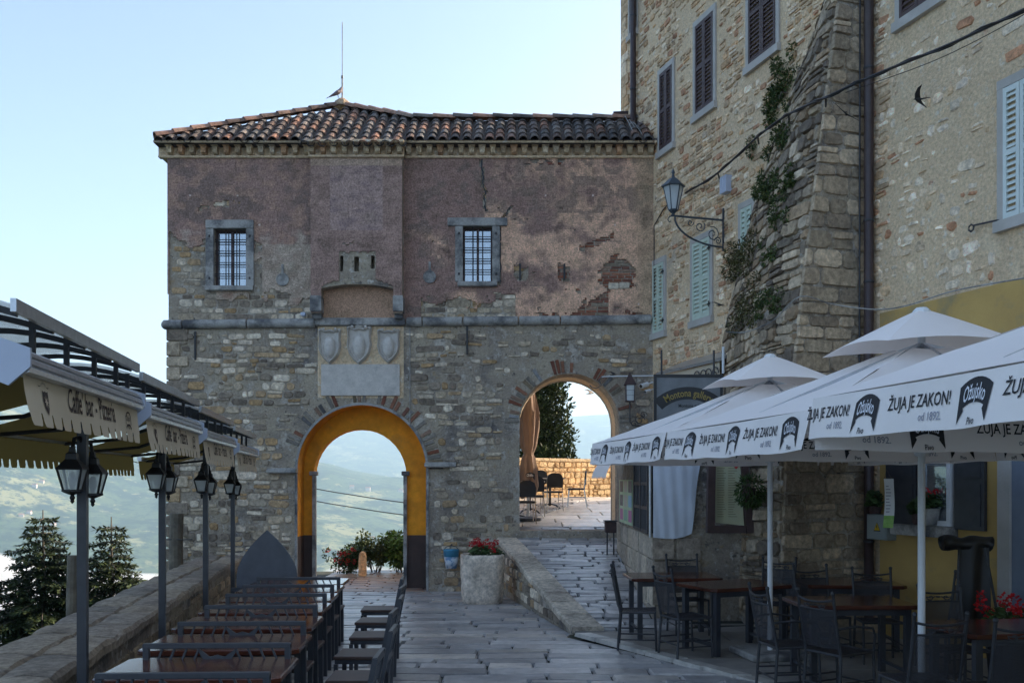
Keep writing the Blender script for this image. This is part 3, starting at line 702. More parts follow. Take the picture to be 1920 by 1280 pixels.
# ---- tiled roof
EY, PITCH = D-.30, tan(radians(35)); EZ = 2+(900-264)*EY/F
top_r = [(285, .0), (628, 1.95), (650, 1.97), (775, 1.12), (1230, 1.05)]
def rtop(x): return interp(960+x*F/EY, top_r)
def rz(y): return EZ+(y-EY)*PITCH
ex0, ex1 = (288-960)*EY/F, (1228-960)*EY/F
mb = MB(); xs = [lerp(ex0, ex1, k/60) for k in range(61)]
for a, b in zip(xs, xs[1:]):
    va = [(a, EY, EZ+.012), (b, EY, EZ+.012), (b, EY+rtop(b)+.06, EZ+.05+rtop(b)*PITCH), (a, EY+rtop(a)+.06, EZ+.05+rtop(a)*PITCH)]; mb.quad(*va)
    mb.quad(va[3], va[2], (b, BK+.4 if b < -1 else 21, EZ+.1), (a, BK+.4 if a < -1 else 21, EZ+.1))
mb.quad((ex0, EY, EZ-.04), (ex1, EY, EZ-.04), (ex1, D+.1, EZ-.04), (ex0, D+.1, EZ-.04)).quad((ex0, EY, EZ-.04), (ex0, BK+.4, EZ-.04), (ex0, BK+.4, EZ+.12), (ex0, EY, EZ-.02))
roof = mb.build('roof', M('roof_bedding', (.10, .075, .06), .95, c2=(.06, .05, .045), scale=6, bump=.5), gh)
def barrel(mb, p, d, side, up, L, r0, r1, t, n=6, th=.014):
    v = []
    for rr, s in ((r0, 0), (r1, L)):
        for q in range(n+1):
            a = pi*q/n
            for e in (0, th): v.append(p+d*s+side*((rr-e)*cos(a))+up*((rr-e)*sin(a)*.9))
    k = (n+1)*2; fs = []
    for q in range(n):
        fs += [(q*2, q*2+2, k+q*2+2, k+q*2), (q*2+1, k+q*2+1, k+q*2+3, q*2+3), (q*2, q*2+1, q*2+3, q*2+2)]
    mb.add(v, fs, 0, t)
PAL_TILE = [(.22, .15, .12), (.18, .14, .12), (.26, .17, .13), (.15, .13, .12), (.25, .21, .18), (.18, .16, .15), (.36, .20, .14), (.12, .11, .105), (.21, .19, .175)]
cp, sp_ = cos(radians(35)), sin(radians(35)); dU = Vector((0, cp, sp_)); nU = Vector((0, -sp_, cp)); X1 = Vector((1, 0, 0))
ntile = 0; pitch_x = .222; chan = MB(); extra = MB(); kcol = 0
x = ex0+.10
while x < ex1-.05:
    inbay = BX0-.12 < x < BX1+.12; y0 = EY-(.24 if inbay else 0.03)+rng.uniform(-.02, .02); Ltot = (rtop(x)+EY-y0)/cp; s = 0; kcol += 1
    barrel(chan, Vector((x+pitch_x/2, y0+.03, rz(y0+.03)+.035)), dU, X1, -nU, max(.1, Ltot-.05), .085, .085, (.12, .1, .09))
    wob = rng.uniform(-.012, .012)
    while s < Ltot-.06:
        L = min(.40, Ltot-s+.05); b = rng.uniform(.7, 1.2); c = rng.choice(PAL_TILE); mb = MB()
        p = Vector((x+wob+rng.uniform(-.012, .012), y0+s*cp, rz(y0+s*cp)+.012+rng.uniform(0, .012)))
        barrel(mb if ntile < 298 else extra, p, dU+Vector((rng.uniform(-.02, .02), 0, -.045)), X1, nU, L, .092, .074, (c[0]*b, c[1]*b, c[2]*b))
        if ntile < 298: mb.build('roof_tile', m_tile, roof, smooth=False)
        ntile += 1; s += .295
    x += pitch_x
if extra.v: extra.build('more_roof_tiles', m_tile, roof, kind='stuff')
chan.build('channel_tiles', m_tile, roof, kind='stuff')
# ridge and hip tiles
def ridge(a, b, n, pal):
    a = Vector(a); b = Vector(b); d = (b-a); L = d.length/n; d.normalize(); side = d.cross(Vector((0, 0, 1))).normalized(); up = side.cross(d)
    for k in range(n):
        mb = MB(); c = rng.choice(pal); barrel(mb, a+d*(L*k)+Vector((0, 0, .02+rng.uniform(0, .01))), d+Vector((0, 0, -.03)), side, up, L+.05, .12, .10, c, 8); mb.build('ridge_tile', m_tile, roof)
pink = [(.42, .24, .17), (.46, .28, .20), (.34, .2, .15), (.36, .27, .22)]
PK = ((640-960)*(EY+1.96)/F, EY+1.96, rz(EY+1.96)+.05)
ridge((ex0+.02, EY+.02, EZ+.05), PK, 11, pink[:3]+PAL_TILE[:2]); ridge(PK, ((775-960)*(EY+1.1)/F, EY+1.13, rz(EY+1.13)+.05), 5, pink)
ridge(((775-960)*(EY+1.1)/F, EY+1.12, rz(EY+1.12)+.05), (ex1+.1, EY+1.06, rz(EY+1.06)+.05), 12, pink+PAL_TILE)
mb = MB(); mb.lathe([(.2, -.06), (.17, .04), (.07, .12), (.03, .13)], 10, (PK[0]+.02, PK[1], PK[2]+.05), t=(.3, .26, .22)); mb.build('ridge_mortar', m_stone, roof)
# ------------------------------------------------------------------ tall rubble house on the right
CO = Vector((fx(1226)-.02, D, 0)); _u = sqrt(1+.311**2); UU = Vector((.311/_u, -1/_u, 0)); NN = Vector((-1/_u, -.311/_u, 0))
def R(u, w, z): return CO+UU*u+NN*w+Vector((0, 0, z))
CX = CO.x+.311*D
def rd(px): return CX/((px-960)/F+.311)
def ru(px): return (D-rd(px))*_u
def rzp(px, py): return 2+(900-py)*rd(px)/F
def pxu(u): d = D-u/_u; return 960+F*(CO.x+u*.311/_u)/d
hs = thing('stone_house', 'tall rubble stone house with brown and pale green shutters rising on the right', 'house', tuple(R(5, -2, 0)), atan2(UU.y, UU.x))
U0, U1, ZT = -1.47, 26.0, 13.6
mb = MB()
mb.quad(R(U0, 0, -.5), R(U1, 0, -.5), R(U1, 0, ZT), R(U0, 0, ZT)).quad(R(U0, 0, -.5), R(U0, -9, -.5), R(U0, -9, ZT), R(U0, 0, ZT)).quad(R(U1, 0, -.5), R(U1, -9, -.5), R(U1, -9, ZT), R(U1, 0, ZT)).quad(R(U0, -9, -.5), R(U1, -9, -.5), R(U1, -9, ZT), R(U0, -9, ZT)).quad(R(U0, 0, ZT), R(U1, 0, ZT), R(U1, -9, ZT), R(U0, -9, ZT))
hwall = mb.build('wall', m_mortar_b, hs)
mb = MB()
va = [R(U0-.4, .45, ZT), R(U1+.4, .45, ZT), R(U1+.4, -9.4, ZT), R(U0-.4, -9.4, ZT)]; rg = [R(U0+2, -4.5, ZT+2.2), R(U1-2, -4.5, ZT+2.2)]
mb.add(va+[v-Vector((0, 0, .14)) for v in va]+rg, [(0, 1, 9, 8), (1, 2, 9), (2, 3, 8, 9), (3, 0, 8), (0, 4, 5, 1), (1, 5, 6, 2), (2, 6, 7, 3), (3, 7, 4, 0), (4, 7, 6, 5)], 0, (.3, .17, .12)); mb.build('roof', m_tile, hs)
YB = 4.17; UY = ru(1652)       # painted ground floor to the right of the downpipe
mb = MB(); mb.add([R(UY, .02, -.1), R(U1, .02, -.1), R(U1, .02, YB), R(UY, .02, YB), R(UY, -.01, -.1), R(U1, -.01, -.1), R(U1, -.01, YB), R(UY, -.01, YB)], [(0, 1, 2, 3), (3, 2, 6, 7), (0, 3, 7, 4)]); mb.build('yellow_wall', m_yellow, hs)
# windows: (left px, right px, z0, z1, material, slats open)
BW = [(1239, 1262, 8.37, 9.87), (1306, 1339, 8.55, 10.15), (1406, 1457, 8.70, 10.30), (1183, 1193, 11.25, 12.9), (1690, 1762, 7.80, 9.4)]
GW = [(1226.5, 1246, 4.88, 6.22), (1301, 1333, 4.87, 6.27), (1392, 1412, 4.9, 6.45)]
LW = [(1885, 1950, 4.85, 6.3)]
rects = []
def shuttered(l, r, z0, z1, mat, surround, ns, tilt, name):
    u0, u1 = ru(l), ru(r); rects.append((u0-.15, u1+.15, z0-.2, z1+.12))
    mb = MB(); q = .09
    def bx(mb, a, b, c, d, w0, w1, m=0): mb.add([R(u, w, z) for w in (w0, w1) for u, z in ((a, c), (b, c), (b, d), (a, d))], [(0, 3, 2, 1), (4, 5, 6, 7), (0, 1, 5, 4), (1, 2, 6, 5), (2, 3, 7, 6), (3, 0, 4, 7)], m)
    bx(mb, u0-q, u0, z0-.0, z1, -.02, .03); bx(mb, u1, u1+q, z0, z1, -.02, .03); bx(mb, u0-q, u1+q, z1+.001, z1+.1, -.02, .032)
    win = mb.build(name, surround, hs)
    mb = MB(); bx(mb, u0-q-.02, u1+q+.02, z0-.12, z0-.001, -.02, .07); mb.build('sill', surround, win)
    mid = (u0+u1)/2; sf = .05
    mb = MB(); bx(mb, u0+.001, u1-.001, z0+.002, z1-.002, -.02, -.005); mb.build('dark_opening', m_black, win)
    for a, b in ((u0+.004, mid-.004), (mid+.004, u1-.004)):
        mb = MB(); zm = lerp(z0, z1, .5); s = min(sf, (b-a)*.2)
        bx(mb, a, a+s, z0+.01, z1-.01, .004, .04); bx(mb, b-s, b, z0+.01, z1-.01, .004, .04)
        for c in (z0+.01, zm-.03, z1-.01-.06): bx(mb, a+s, b-s, c, c+.06, .006, .038)
        leaf = mb.build('shutter_leaf', mat, win)
        for lo, hi in ((z0+.07, zm-.03), (zm+.03, z1-.07)):
            n = ns
            for k in range(n):
                z = lerp(lo, hi, (k+.5)/n); h = (hi-lo)/n*tilt; sl_ = MB()
                sl_.add([R(u, w, zz) for u in (a+s, b-s) for w, zz in ((.034, z-h), (.038, z-h+.006), (.012, z+h), (.008, z+h-.006))], [(0, 1, 5, 4), (1, 2, 6, 5), (2, 3, 7, 6), (3, 0, 4, 7)]); sl_.build('slat', mat, leaf)
    if mat is not m_brownshut:
        for z in (lerp(z0, z1, .15), lerp(z0, z1, .85)):
            q2 = MB(); bx(q2, u1-.06, u1+.05, z-.012, z+.012, .041, .05); bx(q2, u1+.0, u1+.018, z-.05, z+.05, .05, .058); q2.build('hinge', m_black, win)
m_surr = M('pale_window_stone', (.50, .47, .43), .85, c2=(.42, .39, .35), scale=3, bump=.3, bscale=30)
for w in BW: shuttered(*w, m_brownshut, m_surr, 10, .42, 'brown_shuttered_window')
for i, w in enumerate(GW): shuttered(*w, m_greenshut, m_surr, 8, .30 if i == 0 else .47, 'pale_green_shuttered_window')
for w in LW: shuttered(*w, m_blueshut, m_surr, 9, .33, 'pale_blue_shuttered_window')
# buttress footprint on the wall
def ufar(z): return interp(z, [(0, 2.4), (3.5, 2.6), (4.2, 2.75), (5.2, 3.2), (6.45, 3.8), (7.5, 4.6), (8.4, 5.4), (9.4, 6.2)])
def wnear(z): return interp(z, [(0, 1.30), (2.5, 1.2), (4.3, .99), (8.4, .40), (9.6, .12)])
UN = 6.46
rng = random.Random(21)
def keep_house(p):
    for u, z in p:
        if u < U0+.02 or u > 10.2 or z > ZT or (z < YB+.02 and u > UY-.02): return False
        if ufar(z)-.05 < u < UN+.02 and z < 9.3: return False
        if u < 0 and z < 8.7: return False
        for a, b, c, d in rects:
            if a < u < b and c < z < d: return False
    return True
hp = rows(U0, UN+.3, .2, 12.9, (.07, .15), (.10, .27), rng, keep_house, gap=.012, wav=.05, split=.3, chop=(.15, .45))
sel = []
for p in hp:
    u, z = p[0]; k = .86+.5*nz(u*.7, z*.6, 2)
    if z > 8 and u < 3: k = .62+.5*nz(u*.8, z*.5, 4)
    if rng.random() < k: sel.append(p)
lay(sel, lambda u, z, w: R(u, w, z), hwall, m_stone, 'stone', 'rubble_stones', PAL_HOUSE, rng, proud=.02, limit=190, ch=.022)
hp = [p for p in rows(UN+.2, 10.2, 4.2, 12.9, (.09, .21), (.09, .25), rng, keep_house, gap=.03, wav=.08, split=.35, chop=(.2, .48)) if rng.random() < .40+.55*nz(p[0][0]*1.1, p[0][1]*1.1, 6)]
lay(hp, lambda u, z, w: R(u, w, z), hwall, m_stone, 'stone', 'pale_rubble_stones', PAL_WHITE[:2]+PAL_WHITE, rng, proud=.015, limit=105, ch=.028)
# end-wall quoins seen against the sky
z = 8.8; k = 0
while z < ZT:
    h = rng.uniform(.18, .3); mb = MB(); c = rng.choice(PAL_HOUSE); L = .34 if k % 2 else .22
    mb.add([R(u, w, zz) for w in (-.25, .03) for u, zz in ((U0-.03, z), (U0+L, z), (U0+L, z+h-.012), (U0-.03, z+h-.012))], [(0, 3, 2, 1), (4, 5, 6, 7), (0, 1, 5, 4), (1, 2, 6, 5), (2, 3, 7, 6), (3, 0, 4, 7)], 0, c); mb.build('quoin', m_stone, hs); z += h; k += 1
# ---- buttress
bt = thing('stone_buttress', 'sloping grey stone buttress with plants against the tall house', 'buttress', tuple(R(5, .5, 0)), atan2(UU.y, UU.x))
mb = MB(); zz = [-.3, 1, 2.5, 3.5, 4.3, 6, 7.5, 8.4, 9.0, 9.5]
for a, b in zip(zz, zz[1:]):
    mb.quad(R(UN, -.01, a), R(UN, wnear(a), a), R(UN, wnear(b), b), R(UN, -.01, b))
    for k in range(4):
        def g(z, t): u = lerp(ufar(z), UN, t); return R(u, wnear(z)*min(1, t*1.25)**.8, z)
        mb.quad(g(a, k/4), g(a, (k+1)/4), g(b, (k+1)/4), g(b, k/4))
mb.quad(R(UN, -.01, 9.5), R(UN, wnear(9.5), 9.5), R(ufar(9.5), .0, 9.5), R(ufar(9.5), -.01, 9.5))
bcore = mb.build('core', m_mortar, bt)
def g2(u, z, w):
    t = max(0, min(1, (u-ufar(z))/(UN-ufar(z)))); return R(u, wnear(z)*min(1, t*1.25)**.8+w, z)
bp = rows(2.4, UN, 0.1, 9.2, (.09, .24), (.16, .42), rng, lambda p: all(ufar(z)+.02 < u < UN-.01 and 0 < z < 9.15 for u, z in p), gap=.02, wav=.06, split=.3, chop=(.18, .46), clamp=lambda u, z: (max(ufar(min(9.1, z))+.02, min(u, UN-.005)), min(9.15, z)))
lay(bp, g2, bcore, m_stone, 'stone', 'small_stones', PAL_BUTT, rng, proud=.045, limit=200)
np_ = rows(0, 1.3, 0.05, 9.4, (.15, .28), (.22, .5), rng, lambda p: all(.0 < w < wnear(z)+.02 for w, z in p), gap=.018, wav=.03, split=.1, clamp=lambda w, z: (max(.01, min(w, wnear(min(9.4, z))+.015)), min(9.4, z)))
lay(np_, lambda w_, z, k: R(UN+k, w_, z), bcore, m_stone, 'corner_stone', 'corner_stones', [(.34, .31, .27), (.29, .27, .24), (.38, .35, .31), (.25, .23, .21)], rng, proud=.035, limit=90)
# ---- downpipes and conduits of the house
def pipe(pts, r, mat, name, cl=None, par=hs):
    mb = MB(); mb.tube(pts, r, 12 if r > .03 else 6); o = mb.build(name, mat, par, smooth=r > .03)
    if cl:
        for z in cl:
            q = MB(); p = Vector(pts[0]); q.lathe([(r+.006, -.015), (r+.009, 0), (r+.006, .015)], 12, (p.x, p.y, z)); q.build('pipe_clamp', m_iron, o)
    return o
ud = ru(1641); pipe([R(ud, .1, .2), R(ud, .1, ZT)], .062, m_pipe, 'downpipe', [1.2, 4.6, 5.4, 7.4, 8.6])
ud2 = ru(1195.5); pipe([R(ud2, .1, 9.2), R(ud2, .1, ZT)], .06, m_pipe, 'downpipe', [10, 11.5])
ud3 = ru(1612); pipe([R(UN+.06, .12, 3.2), R(UN+.06, .1, ZT)], .012, m_iron, 'conduit')
pipe([R(.12, .03, 5.2), R(.12, .03, 7.0), R(.5, .03, 7.2), R(.75, .04, 7.25)], .011, m_black, 'conduit')
# small bits on the wall: iron tie rods, vent box, hooks
mb = MB(); mb.tube([R(1.5, .03, 12.2), R(1.62, .03, 10.9)], .016, 6); mb.build('tie_rod', m_iron, hs)
mb = MB(); a = ru(1367); z = rzp(1367, 347)
for k in range(3): mb.add([R(a+x, w, z+q) for w in (.0, .12) for x, q in ((-.1+.07*k, -.14), (-.04+.07*k, -.14), (-.04+.07*k, .14), (-.1+.07*k, .14))], [(4, 5, 6, 7), (0, 1, 5, 4), (1, 2, 6, 5), (2, 3, 7, 6), (3, 0, 4, 7)])
mb.build('junction_box', m_grey, hs)
hk = MB(); a = ru(1878); z = rzp(1860, 418); hk.tube([R(a, .02, z), R(a-.35, .06, z+.02)]+[R(a-.38-.04*sin(q), .06, z+.0+.04*cos(q)) for q in (0, 1, 2, 3, 4, 5)], .011, 6); hk.build('shutter_hook', m_iron, hs)
# ground floor window and door on the yellow wall
a0, a1 = ru(1733), ru(1793); z0, z1 = 1.46, 3.1
def rbx(mb, a, b, c, d, w0, w1, m=0, t=(1, 1, 1)): return mb.add([R(u, w, z) for w in (w0, w1) for u, z in ((a, c), (b, c), (b, d), (a, d))], [(0, 3, 2, 1), (4, 5, 6, 7), (0, 1, 5, 4), (1, 2, 6, 5), (2, 3, 7, 6), (3, 0, 4, 7)], m, t)
mb = MB(); fw = .06
rbx(mb, a0, a0+fw, z0, z1, .021, .09); rbx(mb, a1-fw, a1, z0, z1, .021, .09); rbx(mb, a0+fw, a1-fw, z1-fw, z1, .021, .09); rbx(mb, a0+fw, a1-fw, z0, z0+fw, .021, .09); rbx(mb, a0+fw, a1-fw, lerp(z0, z1, .52), lerp(z0, z1, .52)+.04, .021, .085)
gw = mb.build('white_window', m_white, hs)
for c, d in ((z0+fw, lerp(z0, z1, .52)), (lerp(z0, z1, .52)+.04, z1-fw)):
    mb = MB(); rbx(mb, a0+fw, a1-fw, c, d, .022, .05); mb.build('pane', m_glass, gw)
mb = MB(); rbx(mb, a0-.35, a1+.05, z0-.13, z0-.003, -.01, .22); mb.build('sill', m_limestone, gw)
for a, b in ((a0-.62, a0-.06), (a1+.04, a1+.5)):
    mb = MB(); rbx(mb, a, b, z0-.03, z1, .03, .07)
    for k in range(3): rbx(mb, a+.05, b-.05, lerp(z0, z1, k/3)+.02, lerp(z0, z1, (k+1)/3)-.05, .07, .08)
    mb.build('dark_shutter', m_anthracite, gw)
u = ru(1882); mb = MB(); rbx(mb, u, u+.17, 0, 3.3, .0, .09); dr = mb.build('door_surround', m_surr, hs)
mb = MB(); rbx(mb, u+.17, u+1.2, 0, 3.2, .03, .06); mb.build('grey_door', M('blue_grey_paint', (.20, .24, .30), .6, c2=(.16, .19, .25), scale=4), dr)
# ------------------------------------------------------------------ unseen house, added to cast shade on the upper terrace
nh = thing('added_shade_house', 'added plain house, unseen behind the tall stone house, that shades the upper terrace', 'house', (13.5, 27, 1.4))
mb = MB(); mb.box((13.5, 27, 3.6), (7, 4.8, 6)); mb.build('wall', m_mortar_b, nh)
mb = MB(); mb.add([(9.8, 24.4, 6.6), (17.2, 24.4, 6.6), (17.2, 29.6, 6.6), (9.8, 29.6, 6.6), (9.8, 27, 7.6), (17.2, 27, 7.6)], [(0, 1, 5, 4), (2, 3, 4, 5), (0, 4, 3), (1, 2, 5), (3, 2, 1, 0)], 0, (.3, .17, .12)); mb.build('roof', m_tile, nh)
# ------------------------------------------------------------------ kiosk on the ramp
KX, KY0, KY1 = 1.97, 13.5, 18.1
ks = thing('corner_kiosk', 'stone-based shop kiosk with barred window beside the ramp', 'kiosk', (2.6, 15.5, .2))
mb = MB(); mb.box(((KX+3.4)/2+.03, (KY0+KY1)/2+.03, 1.1), (3.4-KX, KY1-KY0, 2.9)); kc = mb.build('core', m_mortar, ks)
rng = random.Random(31)
bp = rows(KY0, KY1, -.1, 1.22, (.32, .34), (.5, .8), rng, lambda p: True, gap=.012, wav=0, split=0, chop=(.02, .05), clamp=lambda u, v: (max(KY0+.005, min(u, KY1)), max(-.1, min(v, 1.22))))
lay(bp, lambda u, v, w: Vector((KX+.03-w, u, v)), ks, m_stone, 'block', 'blocks', [(.36, .36, .36), (.40, .40, .39), (.33, .33, .335)], rng, proud=.03, ch=.01, sink=.01, flat=.1)
bp = rows(KX, 2.66, -.1, 1.22, (.32, .34), (.28, .5), rng, lambda p: True, gap=.014, wav=0, split=0, chop=(.02, .06), clamp=lambda u, v: (max(KX+.005, min(u, 2.66)), max(-.1, min(v, 1.22))))
lay(bp, lambda u, v, w: Vector((u, KY0+.03-w, v)), ks, m_stone, 'block', 'blocks', [(.25, .24, .235), (.28, .27, .265)], rng, proud=.035, ch=.012, sink=.01, flat=.4)
# barred window facing the ramp
ya, yb = 13.62, 15.15; mb = MB()
mb.box((KX+.01, (ya+yb)/2, 1.9), (.04, yb-ya, 1.3)); bw = mb.build('dark_window', m_black, ks)
mb = MB()
for y in (ya, (ya+yb)/2, yb): mb.box((KX-.03, y, 1.9), (.05, .06, 1.3))
for z in (1.26, 1.6, 1.95, 2.5): mb.box((KX-.03, (ya+yb)/2, z), (.035, yb-ya-.06, .05))
mb.build('grille_frame', m_iron, bw)
for k in range(16):
    y = lerp(ya+.08, yb-.08, k/15); mb = MB(); mb.cyl((KX-.03, y, 1.28), (KX-.03, y, 2.5), .011, n=6); mb.build('grille_bar', m_iron, bw)
for yc in (lerp(ya, yb, .27), lerp(ya, yb, .75)):
    for s in (-1, 1):
        mb = MB(); mb.tube([(KX-.04, yc+s*(.09-.075*sin(pi*t/6)), 1.62+.32*t/6) for t in range(7)], .013, 6); mb.build('grille_scroll', m_iron, bw)
mb = MB(); mb.cyl((KX-.03, KY0-.02, 1.2), (KX-.03, KY0-.02, 2.6), .02, n=8, m=0); mb.build('corner_pole', m_alu, ks)
# tarpaulin
mb = MB(); nx, nzv = 26, 30; vs = []
for j in range(nzv+1):
    t = j/nzv; z = lerp(1.2, 2.55, t); xr = lerp(2.52, 2.70, t**.8)-.03*sin(pi*t)
    for i in range(nx+1):
        s = i/nx; x = lerp(KX+.01, xr, s); q = max(0, s-.45)/.55
        y = KY0-.035-.02*sin(pi*t)*sin(pi*s)-q**2*.035*sin(9*t+5*s)*(1-t)-.012*sin(14*(s+.6*t))*q-.006*sin(26*s+7*t)
        vs.append((x, y, z-.02*sin(pi*s)*(1-t)+.05*(1-t)*q*q))
mb.add(vs, [(j*(nx+1)+i, j*(nx+1)+i+1, (j+1)*(nx+1)+i+1, (j+1)*(nx+1)+i) for j in range(nzv) for i in range(nx)])
tag(mb.build('tarpaulin', M('pale_blue_tarpaulin', (.66, .70, .76), .45, c2=(.6, .64, .7), scale=4, bump=.15, bscale=9, spec=.5), smooth=True), 'pale blue-grey tarpaulin hanging over the front of the kiosk', 'tarpaulin')
# small drooping fabric awning above the barred window
mb = MB(); vs = []; n = 20
for j in range(9):
    t = j/8
    for i in range(n+1):
        y = lerp(14.6, 17.2, i/n); sc = (.04 if j == 8 and i % 2 else 0)
        vs.append((KX-.02-.55*sin(t*1.3), y, 2.55-.5*t**1.5-(0 if j < 8 else .03)+sc))
mb.add(vs, [(j*(n+1)+i, j*(n+1)+i+1, (j+1)*(n+1)+i+1, (j+1)*(n+1)+i) for j in range(8) for i in range(n)])
tag(mb.build('window_awning', m_umb, smooth=True), 'small white scalloped awning above the kiosk posters', 'awning')
# ------------------------------------------------------------------ text helper
def text2d(body, size=1.0, res=2):
    cu = bpy.data.curves.new('t', 'FONT'); cu.body = body; cu.size = size; cu.resolution_u = res; cu.align_x = 'CENTER'; cu.offset = .012
    ob = bpy.data.objects.new('t', cu); COL.objects.link(ob)
    dg = bpy.context.evaluated_depsgraph_get(); me = bpy.data.meshes.new_from_object(ob.evaluated_get(dg))
    vs = [(v.co.x, v.co.y) for v in me.vertices]; fs = [tuple(p.vertices) for p in me.polygons]
    bpy.data.objects.remove(ob); bpy.data.curves.remove(cu); bpy.data.meshes.remove(me)
    return vs, fs
_tc = {}
def put_text(mb, body, size, f, m=0, sx=1.0, fn=None):
    k = body
    if k not in _tc: _tc[k] = text2d(body)
    vs, fs = _tc[k]; out = []
    for x, y in vs:
        x, y = x*size*sx, y*size
        if fn: x, y = fn(x, y)
        out.append(f(x, y))
    mb.add(out, fs, m)
# ------------------------------------------------------------------ awnings over the valley-side tables
SA = atan2(.158, .987)       # street runs slightly left of straight ahead
AL = 2.74
def tongue_valance(mb, x, ztop, zbot, y0, y1, n, slot, depth, lean=.0, wave=.012):
    w = (y1-y0)/n; zc = zbot+depth
    def pt(y, z): t = (ztop-z)/(ztop-zbot); return (x+wave*sin(y*4.3)*t+.02*t, y+lean*max(0, t-.4), z)
    for k in range(n*3):
        a, b = y0+(y1-y0)*k/(n*3), y0+(y1-y0)*(k+1)/(n*3)
        for q in range(4):
            za, zb2 = lerp(ztop, zc, q/4), lerp(ztop, zc, (q+1)/4); mb.quad(pt(a, zb2), pt(b, zb2), pt(b, za), pt(a, za))
    for k in range(n):
        a, b = y0+w*k+slot/2, y0+w*(k+1)-slot/2; r = min(.03, (b-a)/3)
        mb.add([pt(a-slot*.2, zc), pt(a, zc-.025), pt(a, zbot+r), pt(a+r*.5, zbot+.004), pt(a+r, zbot), pt(b-r, zbot), pt(b-r*.4, zbot+.005), pt(b, zbot+r), pt(b, zc-.025), pt(b+slot*.2, zc)], [tuple(range(10))])
def make_awning():
    t = thing('retractable_awning', '', 'awning', group='awnings in a row above the valley-side tables')
    y0, y1 = -AL, 0
    mb = MB(); n = 14; arc = []
    for k in range(n+1):
        s = k/n; arc.append((lerp(.18, -1.12, s), lerp(2.92, 2.76, s)+.17*sin(pi*s)))
    for (xa, za), (xb_, zb2) in zip(arc, arc[1:]): mb.add([(xa, y0, za), (xb_, y0, zb2), (xb_, y1, zb2), (xa, y1, za), (xa, y0, za+.012), (xb_, y0, zb2+.012), (xb_, y1, zb2+.012), (xa, y1, za+.012)], [(0, 1, 2, 3), (7, 6, 5, 4), (0, 4, 5, 1), (2, 6, 7, 3)])
    mb.build('hood_panel', M('smoky_polycarbonate', (.55, .57, .6), .25, alpha=.5, spec=.6), t, smooth=True)
    for y in (y0+.06, y0+.68, y0+1.36, y0+2.04, y1-.06):
        mb = MB()
        for (xa, za), (xb_, zb2) in zip(arc, arc[1:]): mb.beam((xa, y, za-.03), (xb_, y, zb2-.03), .03, .035)
        rib = mb.build('rib', m_black, t)
        mb = MB(); mb.box((.06, y, 2.82), (.032, .032, .26)); mb.build('strut', m_black, rib)
    mb = MB(); mb.beam((.195, y0-.05, 2.92), (.195, y1+.1, 2.92), .03, .07); mb.build('edge_strip', m_alu, t)
    mb = MB(); mb.box((-.05, (y0+y1)/2, 2.70), (.20, AL-.02, .09), ch=.02); mb.build('cassette', m_alu, t)
    mb = MB(); mb.add([(.05, y0+.02, 2.76), (.05, y1-.02, 2.76), (.2, y1-.02, 2.68), (.2, y0+.02, 2.68)], [(0, 1, 2, 3)]); mb.add([(-.15, y0+.02, 2.74), (-.15, y1-.02, 2.74), (-1.14, y1-.02, 2.45), (-1.14, y0+.02, 2.45)], [(0, 1, 2, 3)], 1)
    mb.build('cloth', [m_olive, m_olive], t)
    mb = MB()   # extruded front bar with ridges
    prof = [(.18, 2.68), (.22, 2.70), (.245, 2.685), (.25, 2.665), (.235, 2.66), (.255, 2.645), (.262, 2.62), (.245, 2.615), (.262, 2.60), (.258, 2.575), (.23, 2.565), (.18, 2.57)]
    k = len(prof); mb.add([(x, y, z) for y in (y0, y1) for x, z in prof], [(i, (i+1) % k, (i+1) % k+k, i+k) for i in range(k)]+[tuple(range(k)), tuple(range(2*k-1, k-1, -1))]); mb.build('front_bar', m_alu, t)
    for y in (y0-.012, y1+.012):
        mb = MB(); mb.prism([(.27, 2.70), (.27, 2.60), (.16, 2.50), (.02, 2.56), (-.08, 2.72), (.1, 2.76)], lambda x, z, q: (x, y-.012+.024*q, z)); mb.build('end_plate', m_grey, t)
    mb = MB(); tongue_valance(mb, .215, 2.572, 2.30, y0+.03, y1-.03, 13, .03, .075, .10); val = mb.build('valance', m_cream, t)
    mb = MB(); tongue_valance(mb, -1.14, 2.46, 2.17, y0+.03, y1-.03, 13, .045, .075, .04); mb.build('rear_valance', m_olive, t)
    mb = MB(); mb.beam((-1.12, y0, 2.47), (-1.12, y1, 2.47), .06, .06); mb.build('rear_bar', m_alu, t)
    for y in (y0+.35, y1-.35):
        mb = MB(); mb.tube([(-.1, y, 2.66), (-.6, y+.2, 2.5), (-1.1, y, 2.44)], .02, 6); mb.build('folding_arm', m_iron, t)
    # print: shield, flourish, lettering, badge
    pr = MB(); X = .215
    def f(yc, zc):
        return lambda a, b: (X+.012*sin((yc+a)*4.3)*(2.572-(zc+b))/.27+.02*(2.572-(zc+b))/.27+.004, yc+a+.10*max(0, (2.572-(zc+b))/.27-.4), zc+b)
    g = f(y0+.36, 2.455); sh = [(-.05, .05), (-.02, .043), (0, .05), (.02, .043), (.05, .05), (.05, -.01), (.035, -.05), (0, -.085), (-.035, -.05), (-.05, -.01)]
    pr.add([g(a, b) for a, b in sh], [tuple(range(10))], 0)
    st = [(cos(pi/2+pi*k/8)*(.042 if k % 2 == 0 else .012), sin(pi/2+pi*k/8)*(.042 if k % 2 == 0 else .012)-.012) for k in range(16)]
    pr.add([Vector(g(a, b))+Vector((.002, 0, 0)) for a, b in st], [tuple(range(16))], 1)
    g = f(y0+.34, 2.535)
